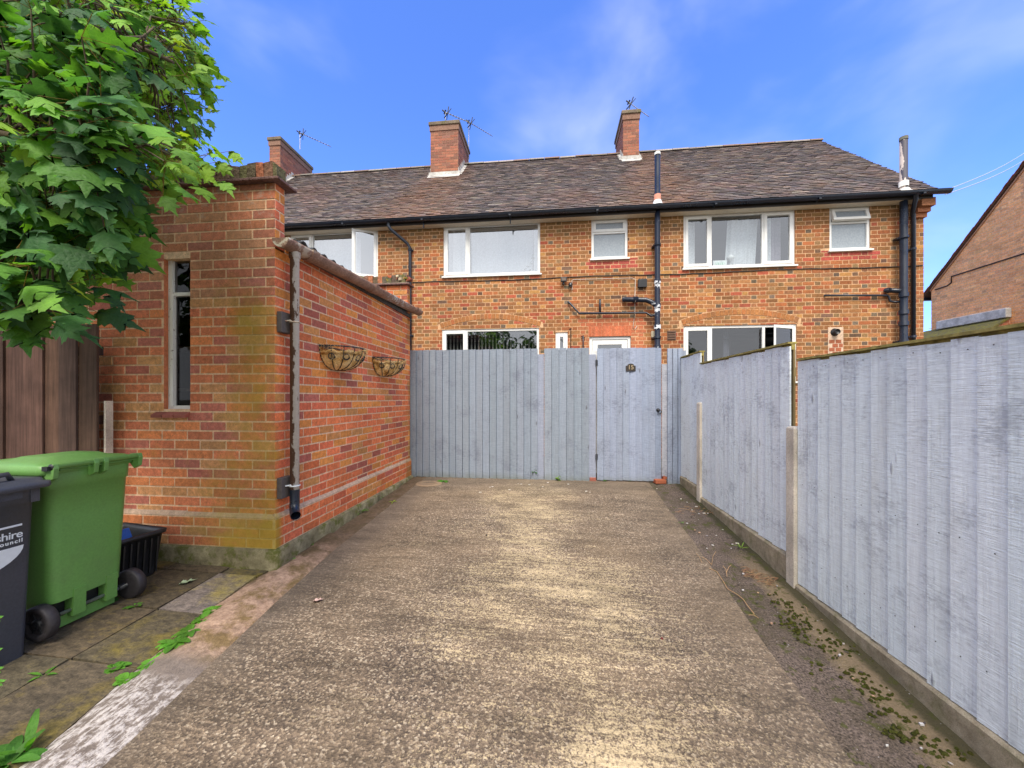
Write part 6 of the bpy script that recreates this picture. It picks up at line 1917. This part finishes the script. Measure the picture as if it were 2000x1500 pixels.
for i in range(60):
    x, y = rr(1.38, 1.74), rr(1.3, 5.2); s = rr(.003, .008)
    mb.obox((x, y, G(x, y) + .004), (s, rr(-.004, .004), 0), (rr(-.003, .003), s * .7, 0), (0, 0, s * .5), 0, jit(pick([(.50, .47, .46), (.40, .26, .16), (.10, .08, .07)]), .2))
tag(mb.build('grit', M['tone_matte']), 'scattered pale chips and grit on the drive and side strip', 'grit', kind='stuff')
# dead twigs and straw on the side strip
tg = MB()
q = [onG(*a) for a in ((1385, 1112), (1400, 1120), (1413, 1140), (1421, 1153), (1441, 1163), (1452, 1172), (1460, 1185), (1473, 1203))]
tg.tube([Vector((a.x, a.y, a.z + .010 + .006 * math.sin(i))) for i, a in enumerate(q)], .0026, 5, col=(.33, .20, .10))
for (a, b, h) in (((1360, 1083), (1371, 1101), .01), ((1372, 1090), (1389, 1104), .01), ((1398, 1082), (1390, 1105), .02), ((1412, 1110), (1420, 1128), .02), ((1428, 1108), (1418, 1122), .02), ((1462, 1204), (1482, 1210), .01), ((1570, 1185), (1577, 1200), .01), ((1325, 995), (1352, 999), .01)):
    A, B = onG(*a), onG(*b); tg.tube([A + Vector((0, 0, h)), (A + B) / 2 + Vector((rr(-.01, .01), 0, h + .01)), B + Vector((0, 0, .008))], .0018, 5, col=jit((.36, .23, .12), .15))
tag(tg.build('dead_twig', M['tone_matte'], origin=q[0]), 'thin brown dead twig bent along the edge between the drive and the dark strip', 'twig')
st = MB()
for i in range(120):
    u = R.random(); c = onG(1452 + 62 * u + rr(-8, 8), 1115 + 26 * u + rr(-9, 9)) if i < 85 else onG(1322 + rr(0, 78), 995 + rr(-6, 12))
    a = rr(-.6, .9); s = rr(.012, .032)
    st.tube([c + Vector((-s * math.cos(a), -s * math.sin(a), .006)), c + Vector((0, 0, .012 + rr(0, .006))), c + Vector((s * math.cos(a), s * math.sin(a), .006))], .0018, 4, col=jit(pick([(.34, .21, .11), (.24, .12, .07), (.28, .17, .09)]), .2))
tag(st.build('leaf_litter', M['tone_matte']), 'dry brown leaf litter on the dark side strip', 'leaf litter', kind='stuff')
# moss cushions
ms = MB()
spots = [(1512, 1163), (1520, 1175), (1540, 1181), (1553, 1186), (1560, 1204), (1573, 1214), (1575, 1222), (1552, 1226), (1560, 1232), (1565, 1244), (1605, 1234), (1640, 1274), (1610, 1305), (1660, 1316), (1680, 1324), (1690, 1338), (1700, 1345), (1725, 1360), (1713, 1363), (1718, 1388), (1740, 1428), (1752, 1437), (1772, 1437), (1815, 1452), (1835, 1470), (1800, 1500), (1530, 1210), (1840, 1410), (1880, 1475), (1625, 1255), (1665, 1270), (1545, 1208), (1590, 1255), (1770, 1400), (1710, 1290)]
for (x, y) in spots:
    for k in range(R.randint(7, 14)):
        c = onG(x + R.gauss(0, 13), y + R.gauss(0, 6)); r_ = rr(.004, .013); n = 7
        vs = [(c.x, c.y, c.z + r_ * .38)]
        for ring, (k1, k2) in enumerate(((.6, .28), (1, 0))):
            for i in range(n):
                a = 2 * math.pi * i / n; q_ = r_ * k1 * (1 + .3 * mnoise.noise(Vector((x + i, y, ring))))
                vs.append((c.x + q_ * math.cos(a), c.y + q_ * math.sin(a) * .8, c.z + r_ * k2 + (-.004 if ring else 0)))
        ms.add(vs, [(0, 1 + i, 1 + (i + 1) % n) for i in range(n)] + [(1 + i, 1 + n + i, 1 + n + (i + 1) % n, 1 + (i + 1) % n) for i in range(n)], 0, jit((.055, .058, .012), .35), True)
g = NG('moss'); nn = g.noise(190, 3, .8)
M['moss'] = g.fin(g.mix(1.0, g.tone(), grey(g, g.rng(nn, .3, .7, .5, 1.7)), 'MULTIPLY'), .95, nn, 1, .01, spec=.1)
tag(ms.build('moss', M['moss']), 'dark green moss cushions scattered along the side strip', 'moss', kind='stuff')
# round drain cover by the gate
c = onG(838, 944); mb = MB()
mb.lathe((c.x, c.y, c.z - .004), (0, 0, 1), [(0, .19), (.010, .18), (.012, .10), (.006, .095), (.006, 0)], 26, col=(.24, .17, .11))
tag(mb.build('drain_cover', M['tone_matte'], origin=c), 'round earthy drain surround in the corner by the left gate boards', 'drain cover')

# ------------------------------------------------------------------ trees on the far side of the road behind, mirrored in the ground-floor panes
def back_tree(x, y, h, w, label):
    e = empty('roadside_tree', (x, y, -1.0)); tag(e, label, 'tree', 'trees mirrored in the ground-floor windows')
    mb = MB(); mb.tube([(x, y, -1.2), (x + .1, y, h * .3), (x, y, h * .7)], [.22, .17, .06], 8)
    for k in range(6):
        a = k * 1.05; mb.tube([(x, y, h * .3), (x + w * .5 * math.cos(a), y + w * .5 * math.sin(a), h * .6)], [.08, .03], 6)
    mb.build('trunk', M['bark'], e)
    mb = MB(); blobs = [Vector((rr(-w, w) * .6, rr(-w, w) * .6, h * .28 + rr(0, h * .55))) for _ in range(16)]
    for i in range(1500):
        b = pick(blobs); d = Vector((R.gauss(0, 1), R.gauss(0, 1), R.gauss(0, 1))).normalized() * (w * .36) * (rr(.5, 1))
        small_leaf(mb, Vector((x, y, 0)) + b + d, (rr(-1, 1), rr(-1, 1), rr(-1, .5)), (0, 0, 1), rr(.35, .6), .32, jit(pick([(.035, .08, .02), (.05, .11, .025), (.025, .06, .018)]), .2))
    mb.build('crown', M['leaf'], e)
back_tree(-8.0, -10, 6.2, 3.4, 'dark leafy tree mirrored in the left ground-floor window')
back_tree(-2.6, -10.5, 6.6, 3.6, 'second dark leafy tree mirrored in the left ground-floor window')
back_tree(7.5, -10, 5.6, 3.4, 'dark leafy tree mirrored faintly in the right ground-floor window')
